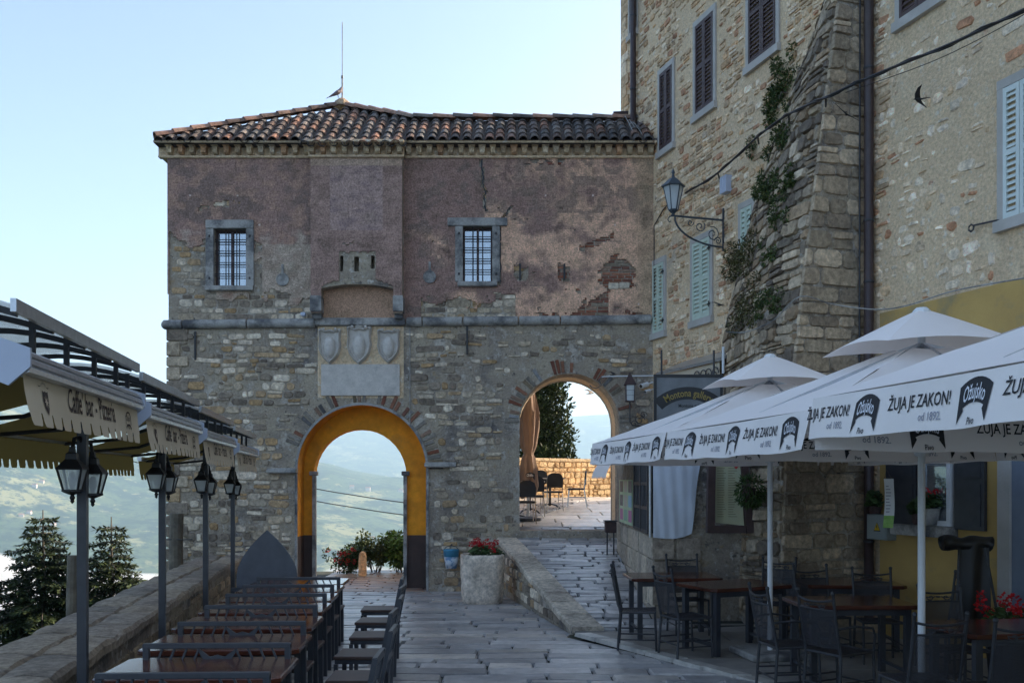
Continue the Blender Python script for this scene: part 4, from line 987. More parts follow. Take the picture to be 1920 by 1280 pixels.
    for k in range(9):
        a = pi*k/8; pr.add([g(.03*cos(a)-.004, .012*sin(a)-.004), g(.03*cos(a)+.004, .012*sin(a)-.004), g(.055*cos(a), .026*sin(a))], [(0, 1, 2)], 0)
    for s in (-1, 1): pr.add([g(s*.04, -.006), g(s*.08, -.014), g(s*.1, -.004), g(s*.08, -.008)], [(0, 1, 2, 3)], 0)
    put_text(pr, "Caffe' bar - Pizzeria", .20, f(y0+1.38, 2.425), 0, .72, lambda x, y: (x+.0*y, y*1.05))
    g = f(y0+2.38, 2.44)
    o = [(-.085, -.01), (-.085, .05), (-.05, .082), (0, .093), (.05, .082), (.085, .05), (.085, -.01)]; i_ = [(a*.86, b*.9-.003) for a, b in o]
    pr.add([g(a, b) for a, b in o+i_], [(k, k+1, k+8, k+7) for k in range(6)], 0)
    put_text(pr, "Ožujsko", .062, f(y0+2.38, 2.46), 0, .62); put_text(pr, "Pivo", .035, f(y0+2.38, 2.395), 0, .8)
    pr.add([g(a, b) for a, b in [(-.085, -.03), (-.04, -.004), (.04, -.004), (.085, -.03), (.08, -.05), (.04, -.02), (-.04, -.02), (-.08, -.05)]], [(0, 1, 6, 7), (1, 2, 5, 6), (2, 3, 4, 5)], 0)
    pr.build('print', [m_brownprint, m_cream], val, kind='stuff')
    return t
aw = make_awning()
def aw_pos(k): return (-3.25-.465*k, 7.76+2.94*k, -.055*k)
ordn = ['nearest the camera and cut by the left edge', 'second from the camera', 'third from the camera', 'farthest, next to the gatehouse wall']
for k in range(4):
    lab = 'cream café awning with curved dark hood, '+ordn[k]
    if k == 0: aw.location = aw_pos(0); aw.rotation_euler = (0, 0, SA); aw['label'] = lab
    else: dup(aw, aw_pos(k), SA, lab)
# ------------------------------------------------------------------ posts with twin lanterns
def make_post():
    t = thing('lantern_post', '', 'lamp post', group='lantern posts under the awnings')
    mb = MB(); mb.box((0, 0, 1.36), (.066, .066, 2.72), ch=.006); mb.build('post', m_anthracite, t)
    mb = MB(); mb.box((0, 0, .01), (.2, .2, .02)); mb.build('base_plate', m_anthracite, t)
    for (lx, ly, z0) in ((-.03, -.15, 0), (.035, .13, -.03)):
        zt = 2.22+z0; mb = MB()
        mb.lathe([(.125, 2.075+z0), (.128, 2.085+z0), (.055, 2.15+z0), (.05, 2.19+z0), (.03, 2.2+z0), (.022, 2.24+z0)], 4, (lx, ly, 0), ph=pi/4)
        ln = mb.build('lantern', m_black, t)
        mb = MB(); mb.tube([(lx, ly, 2.22+z0), (lx*.8, ly*.8, 2.30+z0), (lx*.3, ly*.3, 2.31+z0), (0, 0, 2.25+z0)], .014, 6); mb.build('arm', m_black, ln)
        for k in range(4):
            a = pi/4+pi/2*k; p = Vector((lx+.115*cos(a), ly+.115*sin(a), 2.08+z0)); q = Vector((lx+.068*cos(a), ly+.068*sin(a), 1.93+z0))
            mb = MB(); mb.beam(p, q, .012, .012); mb.build('frame_bar', m_black, ln)
            a2 = a+pi/2; p2 = Vector((lx+.113*cos(a2), ly+.113*sin(a2), 2.08+z0)); q2 = Vector((lx+.066*cos(a2), ly+.066*sin(a2), 1.93+z0))
            mb = MB(); mb.quad(p, p2, q2, q); mb.build('pane', m_lampglass, ln)
        mb = MB(); mb.lathe([(.075, 1.935+z0), (.075, 1.92+z0), (.04, 1.905+z0), (.012, 1.895+z0), (.02, 1.875+z0), (.012, 1.86+z0), (.016, 1.85+z0), (.004, 1.835+z0)], 8, (lx, ly, 0)); mb.build('finial', m_black, ln)
        mb = MB(); mb.lathe([(.012, 1.94+z0), (.025, 1.98+z0), (.03, 2.02+z0), (.012, 2.06+z0)], 8, (lx, ly, 0)); mb.build('bulb', m_white, ln, smooth=True)
    return t
lp = make_post(); lo = ['in front of the left spruce', 'second from the camera beside the parapet wall', 'third from the camera against the gatehouse wall', 'farthest, beside the arched grey panel']
for k in range(4):
    loc = (-3.13-.49*k, 7.0+2.94*k, zs(7+2.94*k)); lab = 'dark grey post with black lanterns, '+lo[k]
    if k == 0: lp.location = loc; lp.rotation_euler = (0, 0, SA); lp['label'] = lab
    else: dup(lp, loc, SA, lab)
# ------------------------------------------------------------------ wooden tables, star-backed benches, end chairs on the left
def make_table(L, W, h=.75, name='cafe_table', grp='', leg=.05, wood=m_wood):
    t = thing(name, '', 'table', group=grp); mb = MB(); r = .05
    o = [(-L/2+r, -W/2), (L/2-r, -W/2), (L/2, -W/2+r), (L/2, W/2-r), (L/2-r, W/2), (-L/2+r, W/2), (-L/2, W/2-r), (-L/2, -W/2+r)]
    k = 8; v = []
    for s, z in ((.985, h-.042), (1, h-.035), (1, h-.008), (.985, h)): v += [(x*s, y*s, z) for x, y in o]
    mb.add(v, [(q*k+i, q*k+(i+1) % k, (q+1)*k+(i+1) % k, (q+1)*k+i) for q in range(3) for i in range(k)]+[tuple(range(k-1, -1, -1)), tuple(range(3*k, 4*k))]); mb.build('table_top', wood, t)
    for sx in (-1, 1):
        mb = MB(); mb.box((0, sx*(W/2-.09), h-.075), (L-.2, .03, .065)); mb.build('apron', m_anthracite, t)
        mb = MB(); mb.beam((sx*(L/2-.11), -W/2+.09, .12), (sx*(L/2-.11), W/2-.09, .12), .03, .03); mb.build('stretcher', m_anthracite, t)
        for sy in (-1, 1):
            mb = MB(); mb.box((sx*(L/2-.11), sy*(W/2-.09), (h-.045)/2), (leg, leg, h-.045)); mb.build('leg', m_anthracite, t)
    return t
tl = make_table(1.18, .76, .75, grp='tables along the parapet wall')
tord = ['nearest the camera', 'second from the camera', 'third from the camera', 'fourth from the camera', 'fifth from the camera', 'sixth from the camera', 'farthest, before the arched grey panel']
def tpos(k): return (-2.08-.115*k, 6.42+1.03*k, zs(6.42+1.03*k))
for k in range(7):
    lab = 'glossy red-brown café table by the parapet wall, '+tord[k]
    if k == 0: tl.location = tpos(0); tl.rotation_euler = (0, 0, .05); tl['label'] = lab
    else: dup(tl, tpos(k), .05+.01*sin(k*2.), lab)
def make_bench():
    t = thing('star_back_bench', '', 'bench', group='benches along the parapet wall'); W = 1.02
    mb = MB(); mb.box((0, .18, .45), (W, .38, .035), ch=.006); mb.build('seat', m_seatwood, t)
    for s in (-1, 1):
        mb = MB(); mb.beam((s*(W/2-.02), -.01, 0), (s*(W/2-.02), -.05, .84), .04, .04, up=(0, 1, 0)); mb.build('rear_leg', m_anthracite, t)
        mb = MB(); mb.box((s*(W/2-.03), .34, .215), (.04, .04, .43)); mb.build('front_leg', m_anthracite, t)
    mb = MB(); mb.box((0, -.05, .845), (W, .045, .035), ch=.004); mb.build('top_rail', m_anthracite, t)
    mb = MB(); mb.box((0, -.035, .60), (W-.04, .03, .03)); mb.build('lower_rail', m_anthracite, t)
    for k in range(11):
        x = -.42+.084*k
        if abs(x) < .1: continue
        mb = MB(); s = 1 if x < 0 else -1; mb.beam((x-s*.045, -.036, .615), (x+s*.045, -.048, .835), .014, .014); mb.build('slanted_bar', m_anthracite, t)
    mb = MB(); st = [(-.15, .245), (-.05, .17), (0, .185), (.05, .17), (.15, .245), (.085, .13), (.15, .0), (.04, .075), (0, .02), (-.04, .075), (-.15, .0), (-.085, .13)]
    mb.prism(st, lambda x, z, q: (x, -.05+.012*q, .595+z)); mb.build('star', m_anthracite, t)
    return t
bn = make_bench()
for k in range(7):
    y = 5.74+1.03*k; loc = (-1.95-.115*k, y, zs(y)); lab = 'dark metal bench with star-patterned back, '+['nearest the camera at the bottom edge', 'between the first and second tables', 'between the second and third tables', 'between the third and fourth tables', 'between the fourth and fifth tables', 'between the fifth and sixth tables', 'between the sixth and last tables'][k]
    if k == 0: bn.location = loc; bn.rotation_euler = (0, 0, .04); bn['label'] = lab
    else: dup(bn, loc, .04, lab)
def make_end_chair():
    t = thing('slat_back_chair', '', 'chair', group='chairs at the ends of the left tables'); W = .42
    mb = MB(); mb.box((0, 0, .455), (W, .42, .03), ch=.005); mb.build('seat', m_seatwood, t)
    mb = MB(); mb.box((0, 0, .42), (W-.02, .40, .035)); mb.build('seat_frame', m_anthracite, t)
    for s in (-1, 1):
        mb = MB(); mb.box((s*(W/2-.02), .19, .2), (.036, .036, .4)); mb.build('front_leg', m_anthracite, t)
        mb = MB(); mb.beam((s*(W/2-.02), -.2, 0), (s*(W/2-.02), -.21, .45), .036, .036, up=(0, 1, 0)).beam((s*(W/2-.02), -.21, .44), (s*(W/2-.02), -.29, .84), .036, .036, up=(0, 1, 0)); mb.build('rear_leg', m_anthracite, t)
    for z, y in ((.82, -.286), (.62, -.246)):
        mb = MB(); mb.box((0, y, z), (W-.03, .03, .05)); mb.build('back_rail', m_anthracite, t)
    for k in range(4):
        x = -.12+.08*k; mb = MB(); mb.beam((x, -.248, .63), (x+.02, -.284, .81), .016, .014, up=(0, 1, 0)); mb.build('back_bar', m_anthracite, t)
    return t
ec = make_end_chair()
ep = [(-1.18, 6.45), (-1.22, 7.55), (-1.34, 8.55), (-1.40, 9.65), (-1.52, 10.8), (-1.66, 12.0)]
for k, (x, y) in enumerate(ep):
    lab = 'dark metal chair facing left at a table end, '+['nearest, cut by the bottom edge', 'second from the camera', 'third from the camera', 'fourth from the camera', 'fifth from the camera', 'farthest from the camera'][k]
    rz_ = pi/2+.08*sin(k*3)
    if k == 0: ec.location = (x, y, zs(y)); ec.rotation_euler = (0, 0, rz_); ec['label'] = lab
    else: dup(ec, (x, y, zs(y)), rz_, lab)
# arched grey panel
ap = thing('arched_panel', 'tall grey ogive-shaped board standing behind the last left table', 'panel', (-3.55, 13.9, -.1), .05)
mb = MB(); pts = [(-.44, .45), (.44, .45), (.44, .72)]+[(.44*(1-t_**1.75), .72+.66*t_) for t_ in (.15, .3, .45, .6, .72, .83, .92)]+[(0, 1.38)]
pts += [(-x, z) for x, z in reversed(pts[2:-1])]
mb.prism(pts, lambda x, z, q: (-3.55+x, 13.9+.035*q, -.1+z)); mb.build('board', M('grey_board', (.10, .105, .125), .5, c2=(.075, .08, .095), scale=5, bump=.1), ap)
mb = MB(); mb.box((-3.55, 13.87, .42), (1.0, .06, .06)); mb.build('bottom_rail', m_anthracite, ap)
for s in (-.42, .42): mb = MB(); mb.box((-3.55+s, 13.93, .12), (.05, .05, .56)); mb.build('leg', m_anthracite, ap)
# timber posts outside the parapet
def tpost(x, y, zt, r, label, brace):
    t = thing('timber_post', label, 'post', (x, y, -2.2), group='weathered timber posts outside the parapet'); mb = MB(); n = 12
    mb.tube([(x+.02*sin(k), y, lerp(-2.2, zt, k/6)) for k in range(7)], [r*(1.05-.02*k) for k in range(7)], n); tr = mb.build('log', m_timber, t)
    if brace:
        mb = MB(); mb.tube([(x-.28, y-.1, -.6), (x-.16, y-.08, .1), (x-.04, y-.06, .42)], [.1, .11, .08], 10); mb.build('brace', m_timber, t)
        mb = MB(); mb.cyl((x-.25, y-.1, .97), (x+.3, y-.1, .97), .009); mb.build('iron_rod', m_iron, t)
tpost(-5.86, 16.8, 1.42, .125, 'thick weathered timber post with a brace against the gatehouse wall', True)
tpost(-5.02, 11.0, 1.14, .07, 'thinner weathered timber post between the two spruces', False)
# ------------------------------------------------------------------ foliage helpers
def leafcard(mb, p, d, up, L, W, t, bend=.0):
    d = d.normalized(); s = d.cross(up)
    if s.length < 1e-3: s = d.cross(Vector((1, 0, 0)))
    s.normalize()
    mb.add([p, p+d*L*.5+s*W*.5, p+d*L+Vector((0, 0, -bend*L)), p+d*L*.5-s*W*.5], [(0, 1, 2, 3)], 0, t)
def rvec(rng): 
    while True:
        v = Vector((rng.uniform(-1, 1), rng.uniform(-1, 1), rng.uniform(-1, 1)))
        if .05 < v.length < 1: return v
def spruce(x, y, zb, zt, rad, seed, label):
    rng = random.Random(seed); t = thing('spruce_tree', label, 'tree', (x, y, zb), group='spruces beyond the parapet'); Hh = zt-zb
    mb = MB(); mb.tube([(x, y, zb), (x+.03, y, zb+Hh*.5), (x, y, zt)], [.16, .09, .012], 8); mb.build('trunk', m_timber, t)
    br = MB(); ne = MB(); z = zb+Hh*.22; ph = 0
    while z < zt-.1:
        f = (zt-z)/Hh; L0 = rad*(f**.8)*1.15; nb = 6 if f > .15 else 4
        for k in range(nb):
            a = ph+2*pi*k/nb+rng.uniform(-.35, .35); L = L0*rng.uniform(.55, 1.25)+.1; d = Vector((cos(a), sin(a), 0)); pts = []
            for q in range(6):
                s = q/5; pts.append(Vector((x, y, z))+d*(L*s)+Vector((0, 0, L*(.10*s-.42*s*s+.22*s**3)+.02*rng.uniform(-1, 1))))
            br.tube(pts, [.022*(1-s/6)*max(.3, f)+.004 for s in range(6)], 4)
            nseg = max(4, int(L/.085))
            for i in range(nseg):
                s = .15+.85*(i+.5)/nseg; j = min(4, int(s*5)); p = pts[j].lerp(pts[j+1], s*5-j); side = Vector((-d.y, d.x, 0)); tw = L*.42*(1-.72*s)+.06
                for sg in (-1, 1):
                    e = p+(side*sg+d*.75).normalized()*tw*rng.uniform(.65, 1.1)+Vector((0, 0, -tw*rng.uniform(.1, .35)))
                    m = max(2, int(tw/.06))
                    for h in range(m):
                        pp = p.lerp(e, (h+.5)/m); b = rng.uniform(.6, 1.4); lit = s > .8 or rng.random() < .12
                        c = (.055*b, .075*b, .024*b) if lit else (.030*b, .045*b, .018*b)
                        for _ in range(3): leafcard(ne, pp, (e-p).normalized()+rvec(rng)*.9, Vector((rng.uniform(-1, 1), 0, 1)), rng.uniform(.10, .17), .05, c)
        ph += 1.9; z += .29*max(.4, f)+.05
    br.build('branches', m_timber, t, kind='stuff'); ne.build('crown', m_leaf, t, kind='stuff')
spruce(-10.75, 22, -6.0, 1.32, 2.6, 1, 'larger dark spruce at the far left beyond the parapet')
spruce(-9.35, 22.4, -6.0, 1.15, 2.1, 2, 'smaller spruce right of the first lantern post')
# ------------------------------------------------------------------ printed parasols on the right
def badge(mb, f, s):
    """black arched badge with white lettering, ribbon tails and small word below; f(a,b) maps to the cloth"""
    k = 9; top = [(-.5+k_/(k-1), .36-.42*(-.5+k_/(k-1))**2*1.6) for k_ in range(k)]; bot = [(x, -.16-.42*x*x*1.6+(.05 if abs(x) < .4 else 0)) for x, _ in top]
    mb.add([f(a*s, b*s) for a, b in top+bot], [(i+k, i+k+1, i+1, i) for i in range(k-1)], 0)
    for sg in (-1, 1): mb.add([f(sg*.5*s, -.2*s), f(sg*.5*s, -.50*s), f(sg*.33*s, -.26*s), f(sg*.36*s, -.18*s)], [(0, 1, 2, 3)], 0)
    put_text(mb, 'Ožujsko', s*.34, lambda a, b: f(a, b, .003), 1, .62, lambda x, y: (x*1.0, (y-.05*s)*1.25-.42*1.6*(x/s)**2*s+.02*s))
    put_text(mb, 'Pivo', s*.2, lambda a, b: f(a, b-.52*s), 0, .8)
def make_umbrella():
    t = thing('parasol', '', 'parasol', group='white parasols on the right'); A, B = 1.70, 1.47; ZE, ZP = 2.46, 3.16
    mb = MB(); n = 12
    cs = [(-A, -B), (A, -B), (A, B), (-A, B)]
    def top(x, y):
        m = max(abs(x)/A, abs(y)/B); mn = min(abs(x)/A, abs(y)/B); r = mn/m if m > 0 else 1
        return ZE+(ZP-ZE)*(1-m)**1.04-.07*m*(1-m)*4*(1-r*r)*.5
    for k in range(4):
        (xa, ya), (xb_, yb_) = cs[k], cs[(k+1) % 4]; vs = []
        for i in range(n+1):
            m = .1+.9*i/n
            for j in range(n+1): x = lerp(xa, xb_, j/n)*m; y = lerp(ya, yb_, j/n)*m; vs.append((x, y, top(x, y)+.016*nz(x*2.1+k, y*2.1, k)*min(1, (1-m)*6)+.008*nz(x*5, y*5, k)*min(1, (1-m)*6)))
        mb.add(vs, [(i*(n+1)+j, (i+1)*(n+1)+j, (i+1)*(n+1)+j+1, i*(n+1)+j+1) for i in range(n) for j in range(n)])
    can = mb.build('canopy', m_umb, t, smooth=True)
    for p in can.data.polygons: p.use_smooth = True
    mb = MB(); c = .36; n2 = 6
    for k in range(4):
        (xa, ya), (xb_, yb_) = cs[k], cs[(k+1) % 4]; vs = []
        for i in range(n2+1):
            m = .03+(c-.03)*i/n2
            for j in range(n2+1):
                u = 2*j/n2-1; x = lerp(xa, xb_, j/n2)*m; y = lerp(ya, yb_, j/n2)*m; vs.append((x, y, 3.40-.33*(i/n2)**1.05+.05*(1-u*u)*(i/n2)))
        mb.add(vs, [(i*(n2+1)+j, (i+1)*(n2+1)+j, (i+1)*(n2+1)+j+1, i*(n2+1)+j+1) for i in range(n2) for j in range(n2)])
    mb.build('vent_cap', m_umb, t, smooth=False)
    mb = MB(); mb.lathe([(.07, 3.385), (.07, 3.405), (.045, 3.43), (.01, 3.435)], 10); mb.build('top_button', m_white, t)
    mb = MB(); mb.cyl((0, 0, 0), (0, 0, 3.36), .03, n=12); mb.build('pole', m_white, t, smooth=True)
    mb = MB(); mb.box((0, 0, .04), (.7, .7, .08), ch=.02); mb.build('base', m_limestone, t)
    mb = MB(); mb.lathe([(.05, 2.2), (.06, 2.22), (.06, 2.34), (.045, 2.36)], 12); hub = mb.build('runner', m_white, t)
    for k in range(8):
        a, b = [(-1, -1), (0, -1), (1, -1), (1, 0), (1, 1), (0, 1), (-1, 1), (-1, 0)][k]
        e = (a*A*.97, b*B*.97, ZE-.025); mb = MB(); mb.beam((0, 0, ZP-.03), e, .022, .03); rib = mb.build('rib', m_alu, t)
        q = Vector((0, 0, ZP-.03)).lerp(Vector(e), .5); mb = MB(); mb.beam((a*.05, b*.05, 2.3), q, .016, .02); mb.build('strut', m_alu, rib)
    for k in range(4):
        (xa, ya), (xb_, yb_) = cs[k], cs[(k+1) % 4]; pa = Vector((xa, ya, 0)); pb = Vector((xb_, yb_, 0)); L = (pb-pa).length; r = (pb-pa)/L; nr = Vector((r.y, -r.x, 0)); n = 40
        Hh = .265
        def vp(u, v, o=0, pa=pa, r=r, nr=nr, L=L):   # u along, v down 0..1
            return pa+r*u+nr*(.006+o+.05*v+(.016*sin(u*5.1+xa)+.010*sin(u*11))*v)+Vector((0, 0, ZE-.012*sin(pi*u/L)-Hh*v*(1-.02*sin(u*7))))
        mb = MB(); vs = [vp(L*i/n, v) for i in range(n+1) for v in (0, .33, .66, 1)]
        mb.add(vs, [(i*4+j, i*4+j+1, i*4+j+5, i*4+j+4) for i in range(n) for j in range(3)]); va = mb.build('valance', m_umb, t, smooth=True)
        pr = MB(); per = 3
        for side in (.004, -.004):
            for q in range(per):
                uc = L*(q+.5)/per+.22; us = L*(q+.5)/per-.26
                f = lambda a, b, o=0, uc=uc: vp(uc+a, .44-b/Hh, side+(o if side > 0 else -o))
                badge(pr, f, .255)
                put_text(pr, 'ŽUJA JE ZAKON!', .098, lambda a, b: vp(us+a, .52-b/Hh, side), 0, .78)
                put_text(pr, 'od 1892.', .062, lambda a, b: vp(us+.12+a, .80-b/Hh, side), 2, .9)
        pr.build('print', [m_print, m_whiteprint, m_greyprint], va, kind='stuff')
    return t
ub = make_umbrella()
uo = [((2.93, 10.9, 0), 'white printed parasol nearest the gatehouse'), ((3.40, 7.97, .0), 'white printed parasol in the middle of the row'), ((3.87, 5.04, .07), 'white printed parasol cut off by the right edge')]
for k, (loc, lab) in enumerate(uo):
    if k == 0: ub.location = loc; ub.rotation_euler = (0, 0, SA); ub['label'] = lab
    else: dup(ub, loc, SA, lab)
# ------------------------------------------------------------------ iron chairs with mesh backs
m_mesh = M('woven_mesh', (.035, .033, .038), .6)
_t = m_mesh.node_tree; _p = _t.nodes['Principled BSDF']; _tc2 = _t.nodes.new('ShaderNodeTexCoord'); _mp = _t.nodes.new('ShaderNodeMapping'); _mp.inputs['Scale'].default_value = (150, 150, 150); _mp.inputs['Rotation'].default_value = (.0, .785, 0)
_ck = _t.nodes.new('ShaderNodeTexChecker'); _ck.inputs['Scale'].default_value = 1; _ck.inputs[1].default_value = (1, 1, 1, 1); _ck.inputs[2].default_value = (.62, .62, .62, 1)
_t.links.new(_tc2.outputs['Object'], _mp.inputs[0]); _t.links.new(_mp.outputs[0], _ck.inputs[0]); _t.links.new(_ck.outputs[0], _p.inputs['Alpha'])
def make_chair(arms):
    t = thing('iron_chair', '', 'chair', group='iron chairs under the parasols'); W = .43; r = .012
    mb = MB(); mb.add([(-W/2+.02, -.2, .445), (W/2-.02, -.2, .445), (W/2, .21, .455), (-W/2, .21, .455), (-W/2+.02, -.2, .435), (W/2-.02, -.2, .435), (W/2, .21, .445), (-W/2, .21, .445)], [(0, 1, 2, 3), (7, 6, 5, 4), (0, 4, 5, 1), (1, 5, 6, 2), (2, 6, 7, 3), (3, 7, 4, 0)]); mb.build('seat', m_mesh, t)
    mb = MB(); mb.tube([(-W/2+.02, -.2, .44), (W/2-.02, -.2, .44), (W/2, .21, .45), (-W/2, .21, .45), (-W/2+.02, -.2, .44)], .013, 6); mb.build('seat_rim', m_iron, t)
    for s in (-1, 1):
        mb = MB(); mb.tube([(s*W/2, -.23, 0), (s*(W/2-.01), -.2, .44), (s*(W/2-.01), -.26, .75), (s*(W/2-.005), -.30, .98)], .0145, 7); lg = mb.build('rear_post', m_iron, t)
        mb = MB(); mb.lathe([(.004, .975), (.016, .985), (.02, 1.0), (.014, 1.015), (.003, 1.02)], 8, (s*(W/2-.005), -.302, 0)); mb.build('ball_finial', m_iron, lg, smooth=True)
        mb = MB(); mb.tube([(s*W/2, .22, 0), (s*W/2, .20, .45)], .0135, 7); mb.build('front_leg', m_iron, t)
        for z in (.13, .2): 
            mb = MB(); mb.tube([(s*W/2, -.225, z), (s*W/2, .215, z)], .009, 5); mb.build('side_stretcher', m_iron, t)
        if arms:
            mb = MB(); mb.tube([(s*(W/2-.008), -.25, .68), (s*(W/2+.03), -.05, .70), (s*(W/2+.03), .16, .67), (s*(W/2+.02), .2, .6), (s*W/2, .205, .45)], .012, 6); mb.build('armrest', m_iron, t)
    for y, z in ((-.222, .16), (.217, .16)): mb = MB(); mb.tube([(-W/2, y, z), (W/2, y, z)], .009, 5); mb.build('cross_stretcher', m_iron, t)
    def back(x, z): f = 1-(x/(W/2))**2; return (x, -.2-.06*min(1, (z-.44)/.31)-max(0, z-.75)*.17-.035*f, z)
    mb = MB(); mb.tube([(*back(W/2*q/4*.97, 0)[:1], back(W/2*q/4*.97, .94)[1], .94-.025*(1-(q/4)**2)) for q in range(-4, 5)], .011, 6); mb.build('top_rail', m_iron, t)
    mb = MB(); mb.tube([back(W/2*q/4*.97, .845-.0*(q/4)**2) for q in range(-4, 5)], .009, 6); mb.build('mid_rail', m_iron, t)
    mb = MB(); mb.lathe([(.02, -.006), (.024, 0), (.02, .006)], 8, back(0, .885)); mb.build('rosette', m_iron, t)
    for s in (-1, 1):
        pts = []
        for q in range(11): a = q/10*3.3*pi/1.6; rr = .008+.0035*q; pts.append(back(s*(.10+rr*cos(a)-.02), .88+rr*.7*sin(a)))
        pts += [back(s*.06, .875), back(s*.03, .887)]
        mb = MB(); mb.tube(pts, .006, 5); mb.build('scroll', m_iron, t)
    mb = MB(); vs = [back(W/2*.93*(2*i/8-1), lerp(.5, .84, j/5)) for j in range(6) for i in range(9)]
    mb.add(vs, [(j*9+i, j*9+i+1, j*9+i+10, j*9+i+9) for j in range(5) for i in range(8)]); mb.build('mesh_back', m_mesh, t, smooth=True)
    return t
c_plain = make_chair(False); c_arm = make_chair(True)
used = set()
def chair(x, y, rz, lab, arms=False, z=0.005):
    src = c_arm if arms else c_plain
    if src.name not in used: used.add(src.name); src.location = (x, y, z); src.rotation_euler = (0, 0, rz); src['label'] = lab
    else: dup(src, (x, y, z), rz, lab)
q90 = -pi/2
chair(1.50, 11.45, q90-.15, 'iron chair at the far left of the right-hand tables, by the ramp')
chair(1.98, 10.95, q90+.35, 'iron chair left of the square table, beside the street edge')
chair(2.30, 12.55, pi+.1, 'iron chair behind the far table near the kiosk')
chair(3.30, 12.1, pi-.5, 'iron chair right of the far parasol pole, against the buttress')
chair(2.62, 9.1, q90+.15, 'iron armchair at the left end of the long foreground table', True)
chair(2.98, 8.75, q90+.5, 'second iron armchair tucked in beside the long foreground table', True)
chair(3.55, 10.95, pi+.2, 'iron chair behind the long foreground table on the left')
chair(4.05, 10.6, pi-.1, 'iron chair behind the long foreground table on the right')
chair(3.16, 7.45, .12, 'iron chair with its mesh back to the camera, left of the two in front')
chair(3.62, 7.15, .10, 'iron chair with its mesh back to the camera, right of the two in front')
chair(4.10, 8.85, pi+.1, 'iron chair facing the camera across the right-hand table')
chair(4.62, 10.2, pi/2+.3, 'iron chair near the black easel by the yellow wall')
tb = make_table(1.15, .8, .78, name='parasol_table', grp='tables under the parasols', leg=.06)
tt = [((2.05, 12.35, 0), .05, 'red-brown table in front of the kiosk, farthest under the parasols'), ((2.62, 11.35, 0), .42, 'red-brown table turned cornerwise beside the far parasol pole'), ((3.42, 9.75, 0), .02, 'long red-brown table in the right foreground'), ((4.15, 8.05, 0), .12, 'red-brown table cut by the right edge'), ((4.05, 11.55, 0), -.1, 'red-brown table against the dark buttress')]
for k, (loc, rz_, lab) in enumerate(tt):
    if k == 0: tb.location = loc; tb.rotation_euler = (0, 0, rz_); tb['label'] = lab
    else: dup(tb, loc, rz_, lab)
# ------------------------------------------------------------------ fittings beside the right arch and on the house
def curl(cx, cz, r0, turns, s, n=18, a0=0): return [(cx+s*(r0*(1-k/n*.85))*cos(a0+turns*2*pi*k/n), cz+(r0*(1-k/n*.85))*sin(a0+turns*2*pi*k/n)) for k in range(n+1)]
# big wall lamp on scroll bracket
ul = (D-rd(1358))*_u; WL = lambda w, z: R(ul, w, z)
wl = thing('wall_lantern', 'large street lantern on a scrolled iron bracket on the tall house', 'wall lamp', tuple(WL(0, 6)))
mb = MB(); mb.beam(WL(.02, 5.9), WL(.02, 6.62), .05, .03, up=(1, 0, 0)); mb.build('wall_plate', m_anthracite, wl)
m_lampiron = M('blue_grey_iron', (.05, .065, .08), .5)
mb = MB(); mb.beam(WL(.02, 6.42), WL(1.0, 6.42), .022, .03); mb.build('arm', m_lampiron, wl)
mb = MB(); mb.tube([WL(.96, 6.42), WL(1.03, 6.40), WL(1.06, 6.35), WL(1.03, 6.31), WL(1.0, 6.33)], .011, 6); mb.build('scroll', m_lampiron, wl)
mb = MB(); mb.tube([WL(.02+.92*(1-cos(a)) if False else .03+.9*sin(a), 6.40-.44*cos(a)) for a in [pi/2*k/12 for k in range(13)]], .016, 6); mb.build('brace', m_lampiron, wl)
for (cw, cz, r0, tn, a0) in ((.22, 6.17, .13, 1.6, 1.2), (.46, 6.28, .10, 1.4, 2.4), (.12, 6.06, .07, 1.5, 0), (.64, 6.33, .06, 1.3, 3)):
    mb = MB(); mb.tube([WL(w, z) for w, z in curl(cw, cz, r0, tn, 1, a0=a0)], .009, 5); mb.build('scroll', m_lampiron, wl)
c = WL(.96, 0); z0 = 6.46
mb = MB(); mb.lathe([(.02, z0-.04), (.03, z0), (.075, z0+.04), (.085, z0+.06)], 6, (c.x, c.y, 0)); lan = mb.build('lantern_base', m_lampiron, wl)
mb = MB(); mb.lathe([(.2, z0+.44), (.205, z0+.455), (.08, z0+.57), (.06, z0+.585), (.03, z0+.6), (.02, z0+.66), (.032, z0+.68), (.006, z0+.75)], 6, (c.x, c.y, 0)); mb.build('lantern_roof', m_lampiron, wl)
for k in range(6):
    a = pi/3*k; b = pi/3*(k+1); p = [Vector((c.x+r*cos(q), c.y+r*sin(q), z)) for q in (a, b) for r, z in ((.08, z0+.06), (.165, z0+.44))]
    mb = MB(); mb.beam(p[0], p[1], .016, .016); mb.build('frame_bar', m_lampiron, lan); mb = MB(); mb.quad(p[0], p[2], p[3], p[1]); mb.build('pane', m_lampglass, lan)
mb = MB(); mb.lathe([(.02, z0+.08), (.05, z0+.14), (.06, z0+.25), (.03, z0+.36)], 8, (c.x, c.y, 0)); mb.build('bulb', m_white, lan, smooth=True)
